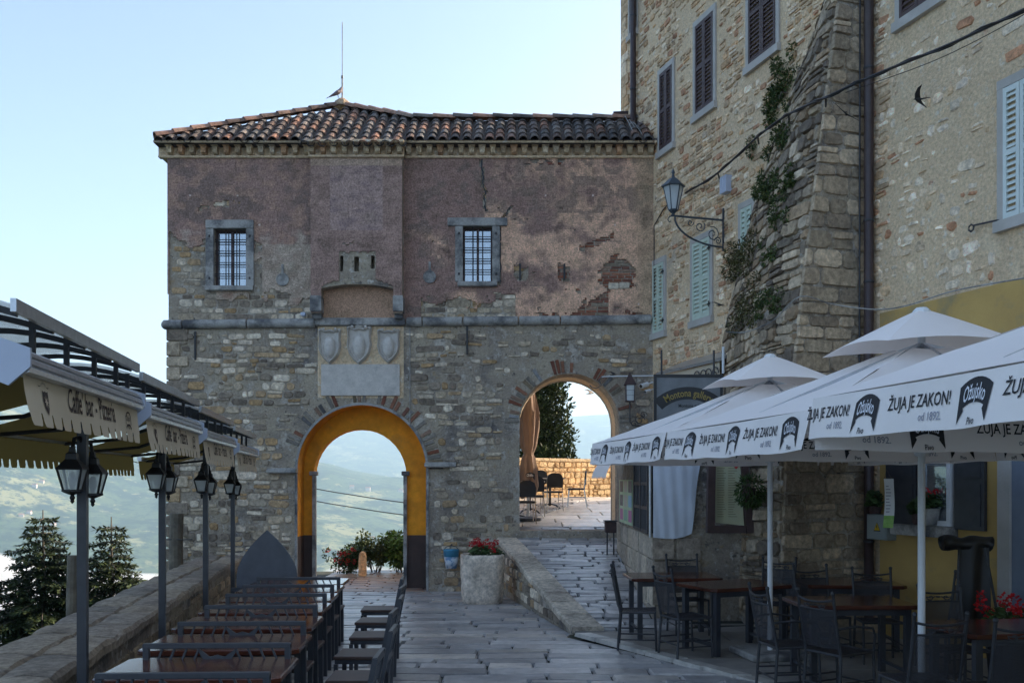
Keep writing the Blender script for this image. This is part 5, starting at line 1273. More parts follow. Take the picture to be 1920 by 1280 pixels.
# small lantern beside the right arch
sx, sy = fx(1181)*18.62/19, 18.62; sl_ = thing('small_wall_lantern', 'small rusty lantern on a scrolled bracket beside the right arch', 'wall lamp', (sx, 19, 2.9))
def sz(py): return 2+(900-py)*sy/F
m_rust = M('rusty_iron', (.09, .05, .045), .8, c2=(.05, .035, .035), scale=12, bump=.3)
mb = MB(); mb.lathe([(.155, sz(722)), (.15, sz(720)), (.06, sz(706)), (.02, sz(699))], 4, (sx, sy, 0), ph=pi/4); lr = mb.build('lantern_roof', m_rust, sl_)
for k in range(4):
    a = pi/4+pi/2*k; b = a+pi/2; p = [Vector((sx+r*cos(q), sy+r*sin(q), z)) for q in (a, b) for r, z in ((.105, sz(751)), (.115, sz(722)))]
    mb = MB(); mb.beam(p[0], p[1], .014, .014); mb.build('frame_bar', m_rust, lr); mb = MB(); mb.quad(p[0], p[2], p[3], p[1]); mb.build('pane', m_lampglass, lr)
    for f_ in (.33, .66): mb = MB(); mb.beam(p[0].lerp(p[1], f_), p[2].lerp(p[3], f_), .006, .006); mb.build('glazing_bar', m_rust, lr)
mb = MB(); mb.box((sx, sy, sz(752)), (.17, .17, .02)); mb.build('lantern_floor', m_rust, sl_)
mb = MB(); mb.tube([(sx, sy, sz(752)), (sx, sy, sz(790)), (sx+.05, sy, sz(797)), (sx+.2, sy+.1, sz(798)), (sx+.3, 19, sz(797))], .014, 6); mb.build('stem', m_iron, sl_)
for (dx, dz, r0) in ((.2, .12, .11), (.1, .05, .07), (.28, .22, .07)): mb = MB(); mb.tube([(x, sy+.12, z) for x, z in curl(sx+dx, sz(798)+dz, r0, 1.4, 1)], .008, 5); mb.build('scroll', m_iron, sl_)
# security cameras
for (px, py, lab) in ((1208, 722, 'white bullet security camera left of the gallery sign'), (1214, 733, 'small lower security camera left of the gallery sign')):
    p = P(px, py, 18.0); s = 1 if py < 730 else .7; t = thing('security_camera', lab, 'camera', tuple(p)); mb = MB(); d = Vector((-.75, -.55, -.25)).normalized()
    mb.tube([p+d*-.09*s, p+d*.09*s], .045*s, 12); b = mb.build('body', m_white, t); mb = MB(); mb.cyl(p+d*.088*s, p+d*.096*s, .036*s, n=12); mb.build('lens', m_black, b)
    mb = MB(); mb.tube([p-d*.05*s, p-d*.05*s+Vector((.12, .05, .05))*s, p+Vector((.25, .1, .06))], .015*s, 6); mb.build('bracket', m_white, t)
# white conduit line along the gatehouse to the lantern
mb = MB(); mb.tube([P(1128, 706, 18.93), P(1160, 705, 18.93), P(1226, 704, 18.8), P(1240, 702, 17.6)], .012, 6); tag(mb.build('white_conduit', m_white), 'thin white conduit running above the small lantern', 'conduit')
mb = MB(); mb.tube([P(1128, 706, 18.92), P(1122, 712, 18.92), P(1128, 722, 18.92), P(1118, 728, 18.92), P(1110, 726, 18.92), P(1106, 722, 19.0)], .012, 6); tag(mb.build('loose_cable', m_limestone), 'looped loose cable on the right arch haunch', 'cable')
# canopy above the gallery door
cn = thing('metal_canopy', 'narrow metal canopy with scroll brackets above the gallery sign', 'canopy', tuple(R(2.5, .1, 3.9)))
mb = MB(); mb.add([R(u, w, z) for u in (1.39, 3.7) for w, z in ((.0, 4.2), (.6, 3.95), (.6, 3.90), (.0, 4.15))], [(0, 1, 5, 4), (1, 2, 6, 5), (2, 3, 7, 6), (0, 3, 2, 1), (4, 5, 6, 7)]); mb.build('roof_sheet', m_alu, cn)
mb = MB(); mb.add([R(u, .55, z) for u in (1.5, 3.6) for z in (3.6, 3.9)], [(0, 2, 3, 1)]); mb.build('fascia', m_cream, cn)
for k, u in enumerate((2.9, 3.1, 3.3, 3.5)):
    mb = MB(); mb.tube([R(u+a-3.2+3.2-u+u, .58, z) if False else R(u+a, .58, 3.72+z) for a, z in curl(0, 0, .12, 1.3, 1 if k % 2 else -1)], .01, 5); mb.build('scroll', m_iron, cn)
mb = MB(); mb.cyl(P(1356, 700, 14.6), P(1356, 650, 14.6), .02, n=8); mb.build('white_pipe', m_white, cn)
# gallery sign
gs = thing('gallery_sign', 'dark framed hanging sign reading Montona gallery above the kiosk', 'sign', (2.55, 14.0, 2.6))
gx0, gx1, gz0, gz1, gy = 2.085, 3.05, 2.55, 3.52, 14.0
mb = MB(); mb.box(((gx0+gx1)/2, gy, (gz0+gz1)/2), (gx1-gx0, .03, gz1-gz0)); mb.build('board', M('grey_sign_board', (.12, .13, .14), .5, c2=(.2, .21, .22), scale=2.5), gs)
for (cx, cz, w, h) in (((gx0+gx1)/2, gz1, gx1-gx0+.04, .04), ((gx0+gx1)/2, gz0, gx1-gx0+.04, .04), (gx0, (gz0+gz1)/2, .04, gz1-gz0-.04), (gx1, (gz0+gz1)/2, .04, gz1-gz0-.04)): mb = MB(); mb.box((cx, gy-.005, cz), (w, .05, h)); mb.build('frame', m_black, gs)
pr = MB(); yb_ = gy-.019; cx, cz = (gx0+gx1)/2, 3.02; n = 14
arc_ = [(cx+rr*sin(a), yb_, 2.62+rr*cos(a)) for rr in (.56, .74) for a in [lerp(-.75, .75, k/n) for k in range(n+1)]]
pr.add(arc_, [(k, k+1, k+n+2, k+n+1) for k in range(n)], 0)
put_text(pr, 'Montona gallery', .15, lambda a, b: (cx+(.60+b)*sin(a/.62), yb_-.004, 2.62+(.60+b)*cos(a/.62)), 1, .72)
put_text(pr, 'Montona gallery', .075, lambda a, b: (cx+a+.05, yb_, 3.06+b), 0, .8)
sh = [(-.14, .12), (.14, .12), (.14, -.05), (0, -.18), (-.14, -.05)]
pr.add([(cx+.1+a, yb_-.001, 2.9+b) for a, b in sh], [tuple(range(5))], 2); pr.add([(cx+.1+a*.85, yb_-.003, 2.9+b*.85) for a, b in sh], [tuple(range(5))], 0)
st = [(cos(pi/2+pi*k/8)*(.07 if k % 2 == 0 else .022), sin(pi/2+pi*k/8)*(.07 if k % 2 == 0 else .022)-.01) for k in range(16)]
pr.add([(cx+.1+a, yb_-.006, 2.9+b) for a, b in st], [tuple(range(16))], 1)
pr.build('lettering', [m_black, M('gold_print', (.30, .22, .05), .6), M('dull_gold', (.16, .13, .06), .6)], gs, kind='stuff')
for x in (gx0+.1, gx1-.1): mb = MB(); mb.cyl((x, gy+.03, 2.5), (x, gy+.03, 3.9), .015, n=6); mb.build('hanger', m_iron, gs)
# posters on the kiosk side
po = thing('poster_board', 'colourful poster board on the kiosk wall beside the barred window', 'poster', (KX, 16.3, 1.3))
mb = MB(); mb.box((KX-.045, 16.25, 1.64), (.02, 1.75, .74)); mb.build('panel', M('poster_green', (.42, .55, .33), .6, c2=(.55, .65, .45), scale=3), po)
cols = [(.1, .06, .05), (.5, .1, .3), (.25, .5, .65), (.55, .5, .4), (.35, .05, .1), (.2, .45, .3)]
cm = [M('photo_print', c_, .6, c2=tuple(q*.5+.2 for q in c_), scale=8) for c_ in cols]
pr = MB(); rng = random.Random(4)
for i in range(3):
    for j in range(3):
        y = 15.6+.6*i; z = 1.42+.24*j; pr.quad((KX-.057, y-.24, z-.1), (KX-.057, y+.2, z-.1), (KX-.057, y+.2, z+.09), (KX-.057, y-.24, z+.09), rng.randrange(6))
pr.build('pictures', cm, po, kind='stuff')
# ash bin post
ab = thing('ash_bin', 'brown metal bin on a thin post at the ramp edge', 'bin', (1.80, 17.55, zr(17.5)))
b = Vector((1.80, 17.55, 0)); z = zr(17.5)
mb = MB(); mb.box(b+Vector((0, 0, z+.52)), (.2, .2, .2), ch=.01); mb.build('box', m_rust, ab); mb = MB(); mb.box(b+Vector((0, 0, z+.635)), (.24, .24, .02)); mb.build('lid', m_iron, ab)
for s in (-.06, .06): mb = MB(); mb.box(b+Vector((s, 0, z+.21)), (.025, .025, .42)); mb.build('post', m_iron, ab)
# menu board on the buttress
mn = thing('menu_board', 'lit-looking yellowed menu board in a heavy dark timber frame', 'menu board', (2.9, 13.2, 1.3))
mx0, mx1, my = 2.80, 3.13, 13.15
mb = MB(); mb.add([(mx0, my+.05, 1.42), (mx1+.05, my, 1.38), (mx1-.03, my, 2.6), (mx0-.03, my+.05, 2.6)], [(0, 1, 2, 3)]); mb.build('menu_sheet', M('yellowed_paper', (.55, .52, .30), .6, c2=(.50, .53, .36), scale=3, stain=[((.40, .28, .10), 4, .6, .75)]), mn)
pr = MB(); rng = random.Random(8)
for k in range(26):
    z = 1.5+.033*k; f_ = (z-1.4)/1.2
    for c0, c1 in ((.06, .3+.12*rng.random()), (.5, .66+.2*rng.random())):
        xa, xb_ = lerp(mx0, mx1, c0), lerp(mx0, mx1, c1); pr.quad((xa, my+.045-.05*c0-.004, z), (xb_, my+.045-.05*c1-.004, z), (xb_, my+.045-.05*c1-.004, z+.007), (xa, my+.045-.05*c0-.004, z+.007))
pr.add([(mx1-.06+a, my-.004, 2.22+b) for a, b in ((-.04, .06), (.04, .06), (.04, -.02), (0, -.07), (-.04, -.02))], [(0, 1, 2, 3, 4)], 1)
pr.build('menu_print', [M('faded_ink', (.2, .17, .1), .7), M('red_ink', (.5, .05, .04), .7)], mn, kind='stuff')
for (xa, xb_) in ((mx0-.09, mx0-.06), (mx1+.12, mx1+.0)):
    mb = MB(); mb.beam((xa, my-.02, 1.28), (xb_, my-.0, 2.75), .10, .12, up=(0, 1, 0)); mb.build('side_beam', m_brownshut, mn)
mb = MB(); mb.beam((mx0-.06, my-.02, 1.33), (mx1+.06, my-.02, 1.33), .1, .1); mb.build('bottom_beam', m_brownshut, mn)
# electric box, banner
eb = thing('electric_box', 'grey electric cabinet with yellow warning triangle beside the downpipe', 'electric box', tuple(R(ru(1650), .1, 1.2)))
ue = ru(1648); mb = MB(); rbx(mb, ue-.02, ue+.36, 1.24, 1.56, .022, .17); mb.build('cabinet', M('cabinet_grey', (.30, .34, .34), .5), eb)
mb = MB(); rbx(mb, ue+.0, ue+.34, 1.26, 1.54, .171, .178); dd = mb.build('door', M('cabinet_door_grey', (.33, .37, .37), .5), eb)
mb = MB(); tri = [(-.055, -.04), (.055, -.04), (0, .055)]; mb.add([R(ue+.19+a, .181, 1.40+b_) for a, b_ in tri], [(0, 1, 2)], 0); mb.add([R(ue+.19+a*1.25, .1795, 1.397+b_*1.25) for a, b_ in tri], [(0, 1, 2)], 1)
mb.add([R(ue+.19+a, .183, 1.40+b_) for a, b_ in ((-.008, .025), (.012, .025), (.0, .0), (.012, .0), (-.006, -.03), (-.0, -.005), (-.012, -.005))], [tuple(range(7))], 1); mb.build('warning_sign', [M('warning_yellow', (.75, .5, .02), .5), m_black], dd, kind='stuff')
hb = thing('hanging_banner', 'narrow white and green banner hanging under the middle parasol', 'banner', tuple(P(1663, 990, 9.0)))
mb = MB(); vs = []
for k in range(9):
    p0 = P(1657+4*sin(k*.5)*.5, 897+11.5*k, 9.0); vs += [p0, p0+Vector((.085, -.02+.01*sin(k*.8), 0))]
mb.add(vs[:-4], [(2*k, 2*k+1, 2*k+3, 2*k+2) for k in range(6)], 0); mb.add(vs[-6:], [(2*k, 2*k+1, 2*k+3, 2*k+2) for k in range(2)], 1)
mb.build('sheet', [m_white, M('banner_green', (.16, .38, .06), .6, c2=(.4, .6, .2), scale=14)], hb)
mb = MB(); mb.tube([P(1658, 897, 9.0), P(1662, 880, 9.0), P(1672, 897, 9.0)], .004, 4); mb.build('string', m_timber, hb)
pr = MB()
for k in range(9): p0 = P(1661, 912+6*k, 8.985); pr.add([p0, p0+Vector((.05*(.5+.5*abs(sin(k*7))), 0, 0)), p0+Vector((.05*(.5+.5*abs(sin(k*7))), 0, .01)), p0+Vector((0, 0, .01))], [(0, 1, 2, 3)])
pr.build('banner_print', m_greyprint, hb, kind='stuff')
# black easel with rolled cover
ea = thing('covered_easel', 'black folding frame with rolled black cover against the yellow wall', 'easel', (4.62, 9.75, 0))
e0 = Vector((4.62, 9.75, 0)); mb = MB(); mb.tube([e0+Vector((-.26+.05*k, 0, 1.36+.01*sin(k))) for k in range(11)], [.075+.012*sin(k*1.3) for k in range(11)], 10); mb.build('rolled_cover', m_black, ea, smooth=True)
mb = MB(); vs = []
for j in range(9):
    for i in range(7): s = i/6; t_ = j/8; vs.append(e0+Vector((lerp(-.12, .2, s)*(1-.25*t_)+.05*t_, -.06+.03*sin(s*9+t_*3), 1.36-1.0*t_)))
mb.add(vs, [(j*7+i, j*7+i+1, j*7+i+8, j*7+i+7) for j in range(8) for i in range(6)]); mb.build('draped_cover', m_black, ea, smooth=True)
for dx, dy in ((-.2, -.15), (.36, -.15), (.1, .35)): mb = MB(); mb.cyl(e0+Vector((dx, dy, 0)), e0+Vector((dx*.45, dy*.2, 1.34)), .014, n=6); mb.build('leg', m_iron, ea)
# ------------------------------------------------------------------ carved shields and plaque above the left arch
def shield(pxc, pyc, w, h, label, crown, kind):
    t = thing('carved_shield', label, 'coat of arms', (fx(pxc), D, fz(pyc+h/2)), group='stone coats of arms above the left arch'); W, Hh = w/K, h/K; cx, cz = fx(pxc), fz(pyc)
    def out(s): 
        pts = [(-.5, .46), (-.42, .5), (-.2, .44), (0, .47), (.2, .44), (.42, .5), (.5, .46), (.46, .2), (.5, .0), (.42, -.22), (.24, -.38), (0, -.52), (-.24, -.38), (-.42, -.22), (-.5, 0), (-.46, .2)]
        return [(cx+a*W*s, cz+b*Hh*s) for a, b in pts]
    mb = MB(); mb.prism(out(1), lambda x, z, q: (x, D-.05+.07*q, z)); bd = mb.build('slab', m_carved, t)
    mb = MB(); o, i_ = out(.99), out(.80); n = len(o); v = []
    for a, b in zip(o, i_): m = ((a[0]+b[0])/2, (a[1]+b[1])/2); v += [(a[0], D-.051, a[1]), (m[0], D-.125, m[1]), (b[0], D-.051, b[1])]
    mb.add(v, [(k*3+j, k*3+j+1, ((k+1) % n)*3+j+1, ((k+1) % n)*3+j) for k in range(n) for j in (0, 1)]); mb.build('moulded_rim', m_carved, bd, smooth=False)
    mb = MB(); rings = 6; seg = 16; v = []
    for r_ in range(rings+1):
        q = r_/rings
        for k in range(seg): a = 2*pi*k/seg; v.append((cx+W*.27*q*cos(a), D-.05-.11*sqrt(max(0, 1-q*q)), cz-.01+Hh*.32*q*sin(a)*(1.1 if sin(a) < 0 else .9)))
    mb.add(v, [(r_*seg+k, r_*seg+(k+1) % seg, (r_+1)*seg+(k+1) % seg, (r_+1)*seg+k) for r_ in range(rings) for k in range(seg)]); mb.build('escutcheon', m_carved, bd, smooth=True)
    for s in (-1, 1):
        mb = MB(); mb.tube([(cx+s*W*(.22+.1*k/3), D-.085, cz+Hh*(.45+.02*sin(k))) for k in range(4)], [.022, .03, .03, .016], 8); mb.build('rolled_top', m_carved, bd)
        if kind != 2: mb = MB(); mb.beam((cx+s*W*.02, D-.1, cz-Hh*.28), (cx+s*W*.02+.0, D-.1, cz+Hh*.24), .012, .012) if kind == 3 else mb.tube([(cx+s*W*.2, D-.085, cz+.05), (cx+s*W*.17, D-.09, cz-.1), (cx+s*W*.04, D-.095, cz-.2)], .009, 5); mb.build('charge', m_carved, bd)
    if crown:
        mb = MB()
        mb.lathe([(.09, .0), (.11, .05), (.06, .08), (.05, .11), (.02, .14)], 10, (cx, D-.02, cz+Hh*.46), sy=.7); mb.build('crest', m_carved, bd)
shield(619, 649, 43, 66, 'left carved stone shield with a plain oval', False, 1)
shield(674, 647, 47, 72, 'middle and tallest carved shield with a crest on top', True, 2)
shield(729, 649, 43, 64, 'right carved stone shield with a quartered field', False, 3)
mb = MB(); mb.box(((fx(603)+fx(750))/2, D-.02, (fz(683)+fz(742))/2), (fx(750)-fx(603), .07, fz(683)-fz(742)), ch=.01); tag(mb.build('stone_plaque', m_carved), 'blank grey rectangular stone plaque below the carved shields', 'plaque')
mb = MB(); mb.box(((fx(596)+fx(757))/2, D-.001, (fz(612)+fz(746))/2), (fx(757)-fx(596), .02, fz(612)-fz(746))); mb.build('render_patch', m_mortar_b, gh)
mb = MB(); mb.cyl((fx(769), D-.03, fz(612)), (fx(769), D-.03, fz(800)), .010, n=6); mb.build('cable_conduit', m_limestone, gh)
for a, b, c in ((367, 622, 675), (876, 612, 665)): mb = MB(); mb.box((fx(a), D-.03, (fz(b)+fz(c))/2), (.035, .03, fz(b)-fz(c))); mb.build('tie_bar', m_black, gh)
mb = MB(); mb.box((fx(571), D-.1, fz(591)), (.09, .12, .07), ch=.01); mb.build('floodlight', m_grey, gh)
# lightning rod and pigeon
lr_ = thing('lightning_rod', 'thin mast rising from the peak of the gatehouse roof', 'mast', (PK[0]+.02, PK[1], PK[2]+.1))
zt = 2+(900-42)*PK[1]/F; mb = MB(); mb.cyl((PK[0]+.02, PK[1], PK[2]+.1), (PK[0]+.02, PK[1], lerp(PK[2], zt, .35)), .018, n=6); mb.build('lower_mast', m_limestone, lr_)
mb = MB(); mb.cyl((PK[0]+.02, PK[1], lerp(PK[2], zt, .35)), (PK[0]+.02, PK[1], zt), .009, n=6); mb.build('upper_mast', m_limestone, lr_)
mb = MB(); mb.cyl((PK[0]+.02, PK[1], lerp(PK[2], zt, .35)-.03), (PK[0]+.02, PK[1], lerp(PK[2], zt, .35)+.03), .024, n=8); mb.build('joint', m_iron, lr_)
def bird(name, label, p, s, yaw, wings, col, cat='bird', roll=0):
    t = thing(name, label, cat, tuple(p), yaw, group='birds'); W = PM[t.name]; mbm = M('plumage', col, .8, c2=tuple(q*.6 for q in col), scale=30)
    mb = MB(); pts = [(-.17, 0, -.06), (-.12, 0, -.03), (-.06, 0, .01), (0, 0, .05), (.045, 0, .09), (.065, 0, .13), (.08, 0, .155), (.095, 0, .155), (.115, 0, .145)]; rs = [.012, .022, .04, .05, .045, .032, .028, .018, .003]
    if wings: pts = [(x, 0, .02*sin(x*9)) for x, _, _ in pts]
    mb.tube([W @ (Vector(q)*s) for q in pts], [r*s*(.6 if wings else 1) for r in rs], 8); mb.build('body', mbm, t, smooth=True)
    mb = MB(); mb.add([W @ (Vector(q)*s) for q in (((-.1, -.02, -.015), (-.1, .02, -.015), (-.25, .03, -.11), (-.23, 0, -.10), (-.25, -.03, -.11)) if not wings else ((-.1, -.02, .015), (-.1, .02, .015), (-.27, .035, -.02), (-.24, 0, -.01), (-.27, -.035, -.02)))], [(0, 1, 2, 3, 4)]); mb.build('tail', mbm, t)
    for sg in (-1, 1):
        mb = MB()
        if wings:
            u = [(.08, .0, .02), (.06, .12, .05), (-.02, .26, .07), (-.14, .38, .04), (-.07, .22, .05), (-.05, .1, .03), (-.05, 0, .015)]
            mb.add([W @ Vector((x*s, sg*y*s, (z+sg*roll*y)*s)) for x, y, z in u]+[W @ Vector((x*s, sg*y*s, (z+sg*roll*y-.008)*s)) for x, y, z in u], [tuple(range(7)), tuple(range(13, 6, -1))])
        else:
            mb.tube([W @ (Vector(q)*s) for q in ((.04, sg*.035, .08), (-.01, sg*.05, .05), (-.09, sg*.04, -.005), (-.19, sg*.02, -.07))], [.012*s, .028*s, .02*s, .004*s], 6)
        mb.build('wing', mbm, t)
        if not wings: mb = MB(); mb.cyl(W @ Vector((.0, sg*.02, .0)), W @ Vector((.01, sg*.02, -.06*s)), .005, n=5); mb.build('leg', m_rust, t)
bird('pigeon', 'grey pigeon perched on the roof peak beside the mast', (PK[0]-.06, PK[1]-.08, PK[2]+.225), 1.0, .3, False, (.30, .24, .25))
for i, (px, py, d, yaw, roll, lab) in enumerate(((1722, 186, 9.5, 2.6, .4, 'swift flying before the upper right wall'), (1587, 215, 10.5, 1.2, .9, 'swift flying past the top of the buttress'), (1350, 572, 13.5, .4, .3, 'swift flying beside the pale green shutters'), (1151, 702, 16.5, .2, .3, 'swift flying above the right arch'))):
    bird('swift', lab, P(px, py, d), .42, yaw, True, (.03, .027, .026), roll=roll)
bird('swift', 'pale swift flying inside the right arch', P(1108, 737, 24), .8, .2, True, (.6, .5, .4), roll=.3)
# pulley bracket at the roof end
pb = thing('pulley_bracket', 'rusty bracket with hanging wires at the right end of the roof', 'bracket', tuple(P(1160, 230, 20.0)))
mb = MB(); mb.beam(P(1150, 212, 20), P(1178, 211, 20), .04, .05); mb.build('arm', m_rust, pb)
mb = MB(); mb.tube([P(1153, 214, 20), P(1152, 225, 20), P(1156, 236, 20)], .012, 5); mb.build('hook', m_rust, pb)
mb = MB(); mb.tube([P(1160, 214, 20), P(1168, 226, 20), P(1176, 238, 19.8)], .012, 5); mb.build('stay', m_rust, pb)
for k in range(4): mb = MB(); mb.tube([P(1165+9*k, 226+3*k, 19.6), P(1172+8*k, 218+6*k, 19.4), P(1180+9*k, 232+5*k, 19.2), P(1196+9*k, 268, 18.8)], .008, 4); mb.build('wire', m_limestone, pb)
# overhead cable along the house
cp_ = [P(1285, 362, 17.5), P(1345, 325, 16.2), P(1420, 257, 14.7), P(1478, 215, 13.6), P(1548, 183, 12.2), P(1640, 141, 11.5), P(1780, 84, 10.2), P(1930, 14, 9.0)]
def smooth_path(pts, n=5):
    out = []
    for i in range(len(pts)-1):
        p0, p1, p2, p3 = pts[max(0, i-1)], pts[i], pts[i+1], pts[min(len(pts)-1, i+2)]
        for k in range(n):
            t = k/n; out.append(.5*((2*p1)+(p2-p0)*t+(2*p0-5*p1+4*p2-p3)*t*t+(3*p1-p0-3*p2+p3)*t**3))
    return out+[pts[-1]]
oc = thing('overhead_cable', 'thick black cable strung from the street lantern up across the tall house', 'cable', tuple(cp_[0]))
sp1 = smooth_path(cp_, 8); mb = MB(); mb.tube(sp1, .017, 6); mb.build('main_cable', m_black, oc)
mb = MB(); mb.tube([p+Vector((.02*cos(k*.9), 0, .022*sin(k*.9))) for k, p in enumerate(sp1)], .011, 5); mb.build('twisted_cable', m_black, oc)
mb = MB(); mb.tube([p+Vector((0, .1, -.03-.05*sin(k/6))) for k, p in enumerate(sp1[36:])], .005, 4); mb.build('thin_wire', m_black, oc)
for p in cp_[1:5]: mb = MB(); mb.tube([p, p+Vector((.02, .05, .02)), p+Vector((.1, .3, .0))], .014, 5); mb.build('wall_hook', m_black, oc)
mb = MB(); mb.tube(smooth_path([P(1362, 622, 14.2), P(1400, 622, 13.7), P(1450, 600, 12.9), P(1500, 556, 12.3), P(1560, 570, 12.6), P(1640, 580, 12.3), P(1700, 573, 11.7), P(1790, 545, 10.9), P(1930, 520, 9.9)]), .009, 5); tag(mb.build('slack_cable', m_limestone), 'slack grey cable sagging across the foot of the buttress', 'cable')
# power lines beyond the left arch
for k, dz in enumerate((0, -.9)):
    mb = MB(); mb.tube([Vector((lerp(-34, 8, i/12), 70, lerp(5.9, -1.2, i/12)+dz-1.2*sin(pi*i/12))) for i in range(13)], .035, 4); tag(mb.build('power_line', m_iron), ('upper' if k == 0 else 'lower')+' power line crossing the view through the left arch', 'power line', 'power lines beyond the gate')
# ------------------------------------------------------------------ plants
def clump(mb, c, r, n, rng, cols, L=(.04, .08), W=.03, sq=(1, 1, 1), hang=0):
    for _ in range(n):
        v = rvec(rng); v = v*(v.length**-.35)*.95; p = c+Vector((v.x*r*sq[0], v.y*r*sq[1], v.z*r*sq[2])); b = rng.uniform(.6, 1.4); q = rng.choice(cols)
        leafcard(mb, p, v+rvec(rng)*.8+Vector((0, 0, -hang)), Vector((rng.uniform(-1, 1), rng.uniform(-1, 1), 1)), rng.uniform(*L), W*rng.uniform(.7, 1.3), (q[0]*b, q[1]*b, q[2]*b))
G1 = [(.07, .11, .025), (.05, .085, .025), (.11, .13, .035)]; G2 = [(.11, .105, .035), (.14, .12, .045), (.08, .085, .03)]
rng = random.Random(77)
def on_butt(px, py):    # point on the buttress street face seen at that place
    best = None
    for i in range(41):
        for j in range(60):
            z = 9.2*j/59; s = lerp(ufar(z), UN, i/40); q = g2(s, z, .03); e = (960+F*q.x/q.y-px)**2+(900-F*(q.z-2)/q.y-py)**2
            if best is None or e < best[0]: best = (e, q)
    return best[1] if best[0] < 60 else R(ru(px), .03, rzp(px, py))
wp = [((1510, 130), .26, 1, 'near the top of the buttress', 1.2), ((1478, 175), .16, 1, 'small one left of the cable at the buttress top', 1), ((1490, 235), .2, 1, 'just below the overhead cable', 1.3), ((1455, 290), .24, 1, 'long green one hanging on the upper buttress', 2.2), ((1495, 345), .2, 1, 'right of the long hanging one', 1.6), ((1478, 420), .22, 1, 'yellow-green at mid-height of the buttress', 1.8), ((1408, 535), .44, 2, 'large dry brown-green bush low on the buttress', 1.5), ((1470, 540), .24, 1, 'low green one right of the dry bush', 1.2), ((1450, 330), .16, 1, 'tuft left of the yellow-green plant', 1.5)]
for (pp_, r, kd, lab, tall) in wp:
    c = on_butt(*pp_)+NN*.05; t = thing('wall_plant', 'plant rooted in the stones, '+lab, 'plant', tuple(c), group='plants on the buttress')
    mb = MB(); col = G1 if kd == 1 else G2
    for _ in range(9 if kd == 1 else 16):
        o = -UU*(rng.uniform(-.2, 1.6)*r*1.5 if kd == 1 else rng.uniform(-.75, .75)*r)+Vector((0, 0, rng.uniform(-r, r)*tall)); q_ = on_butt(*[(960+F*(c+o).x/(c+o).y), (900-F*((c+o).z-2)/(c+o).y)]); clump(mb, q_+NN*rng.uniform(0, .06), r*.42, 130 if kd == 1 else 300, rng, col, (.03, .07) if kd == 1 else (.03, .07), .022, (.8, .8, 1), .4)
    mb.build('foliage', m_leaf, t, kind='stuff')
    mb = MB(); mb.tube([c-NN*.08, c+NN*.04, c+NN*.08+Vector((0, 0, -.1))], [.012, .009, .004], 5); mb.build('stem', m_timber, t)
# stone tub with geraniums
def geranium(mb_l, mb_f, c, r, n, nf, rng, h=.18):
    for _ in range(n):
        v = rvec(rng); p = c+Vector((v.x*r, v.y*r*.7, abs(v.z)*h)); b = rng.uniform(.6, 1.3); a = rng.uniform(0, 6.3); R_ = rng.uniform(.025, .045); up = Vector((rng.uniform(-.5, .5), rng.uniform(-.9, .2), 1)).normalized(); s = up.cross(Vector((cos(a), sin(a), 0))).normalized(); q = up.cross(s)
        mb_l.add([p+s*R_*cos(k*pi/3)+q*R_*sin(k*pi/3)+up*(.008 if k % 2 else 0) for k in range(6)], [tuple(range(6))], 0, (.05*b, .09*b, .025*b))
    for _ in range(nf):
        v = rvec(rng); p = c+Vector((v.x*r, v.y*r*.6-.02, h*rng.uniform(.55, 1.35)))
        for k in range(26):
            w = rvec(rng)*.042; b = rng.uniform(.6, 1.2); leafcard(mb_f, p+w, w+rvec(rng)*.03, Vector((rng.uniform(-1, 1), -1, .3)), .032, .028, (.55*b, .02*b, .025*b))
def tub(x, y, z):
    t = thing('stone_tub', 'big rough pale stone tub of red geraniums at the foot of the ramp wall', 'planter', (x, y, z)); mb = MB(); n = 44; v = []
    prof = [(.34, 0), (.365, .05)]+[(.37+.03*q/12, .05+.75*q/12) for q in range(1, 13)]+[(.395, .85), (.36, .862), (.33, .84), (.31, .70)]
    for r, h in prof:
        for k in range(n):
            a = 2*pi*k/n; q = Vector((cos(a), sin(a), 0)); e = 1+.04*fbm(q.x*1.8, q.y*1.8+h*2, h*2.2)+.02*nz(q.x*6, q.y*6, h*7); sq = 1/max(abs(cos(a)), abs(sin(a)))**.35
            v.append((x+q.x*r*e*sq*.98, y+q.y*r*e*sq*.98, z+h+(.015*nz(q.x*3, q.y*3) if h > .7 else 0)))
    mb.add(v, [(i*n+k, i*n+(k+1) % n, (i+1)*n+(k+1) % n, (i+1)*n+k) for i in range(len(prof)-1) for k in range(n)], 0, (.52, .52, .54)); mb.t = [tuple(q*max(.45, min(1.1, .85+.5*fbm(mb.v[mb.f[i][0]].x*2.2, mb.v[mb.f[i][0]].z*2.2, mb.v[mb.f[i][0]].y*2))) for q in t_) for i, t_ in enumerate(mb.t)]; mb.build('tub', m_stone, t, smooth=True)
    mb = MB(); mb.lathe([(.30, .74), (.31, .78), (.05, .80)], 20, (x, y, z)); mb.build('soil', m_soil, t)
    l, f = MB(), MB(); geranium(l, f, Vector((x+.05, y, z+.80)), .33, 300, 17, random.Random(3), .22); l.build('leaves', m_leaf, t, kind='stuff'); f.build('blossoms', m_red, t, kind='stuff')
tub(-.52, 16.95, zs(17))
bk = thing('blue_bucket', 'blue and white bucket hanging on the wall beside the left arch', 'bucket', (fx(846)*18.8/19, 18.82, fz(1065)))
bx_, by_, bz_ = fx(846)*18.8/19, 18.82, 2+(900-1065)*18.82/F
mb = MB(); mb.lathe([(.105, 0), (.145, .23)], 20, (bx_, by_, bz_)); mb.build('lower_body', M('printed_white', (.55, .62, .68), .5, c2=(.12, .25, .42), scale=9, contrast=(.5, .6)), bk, smooth=True)
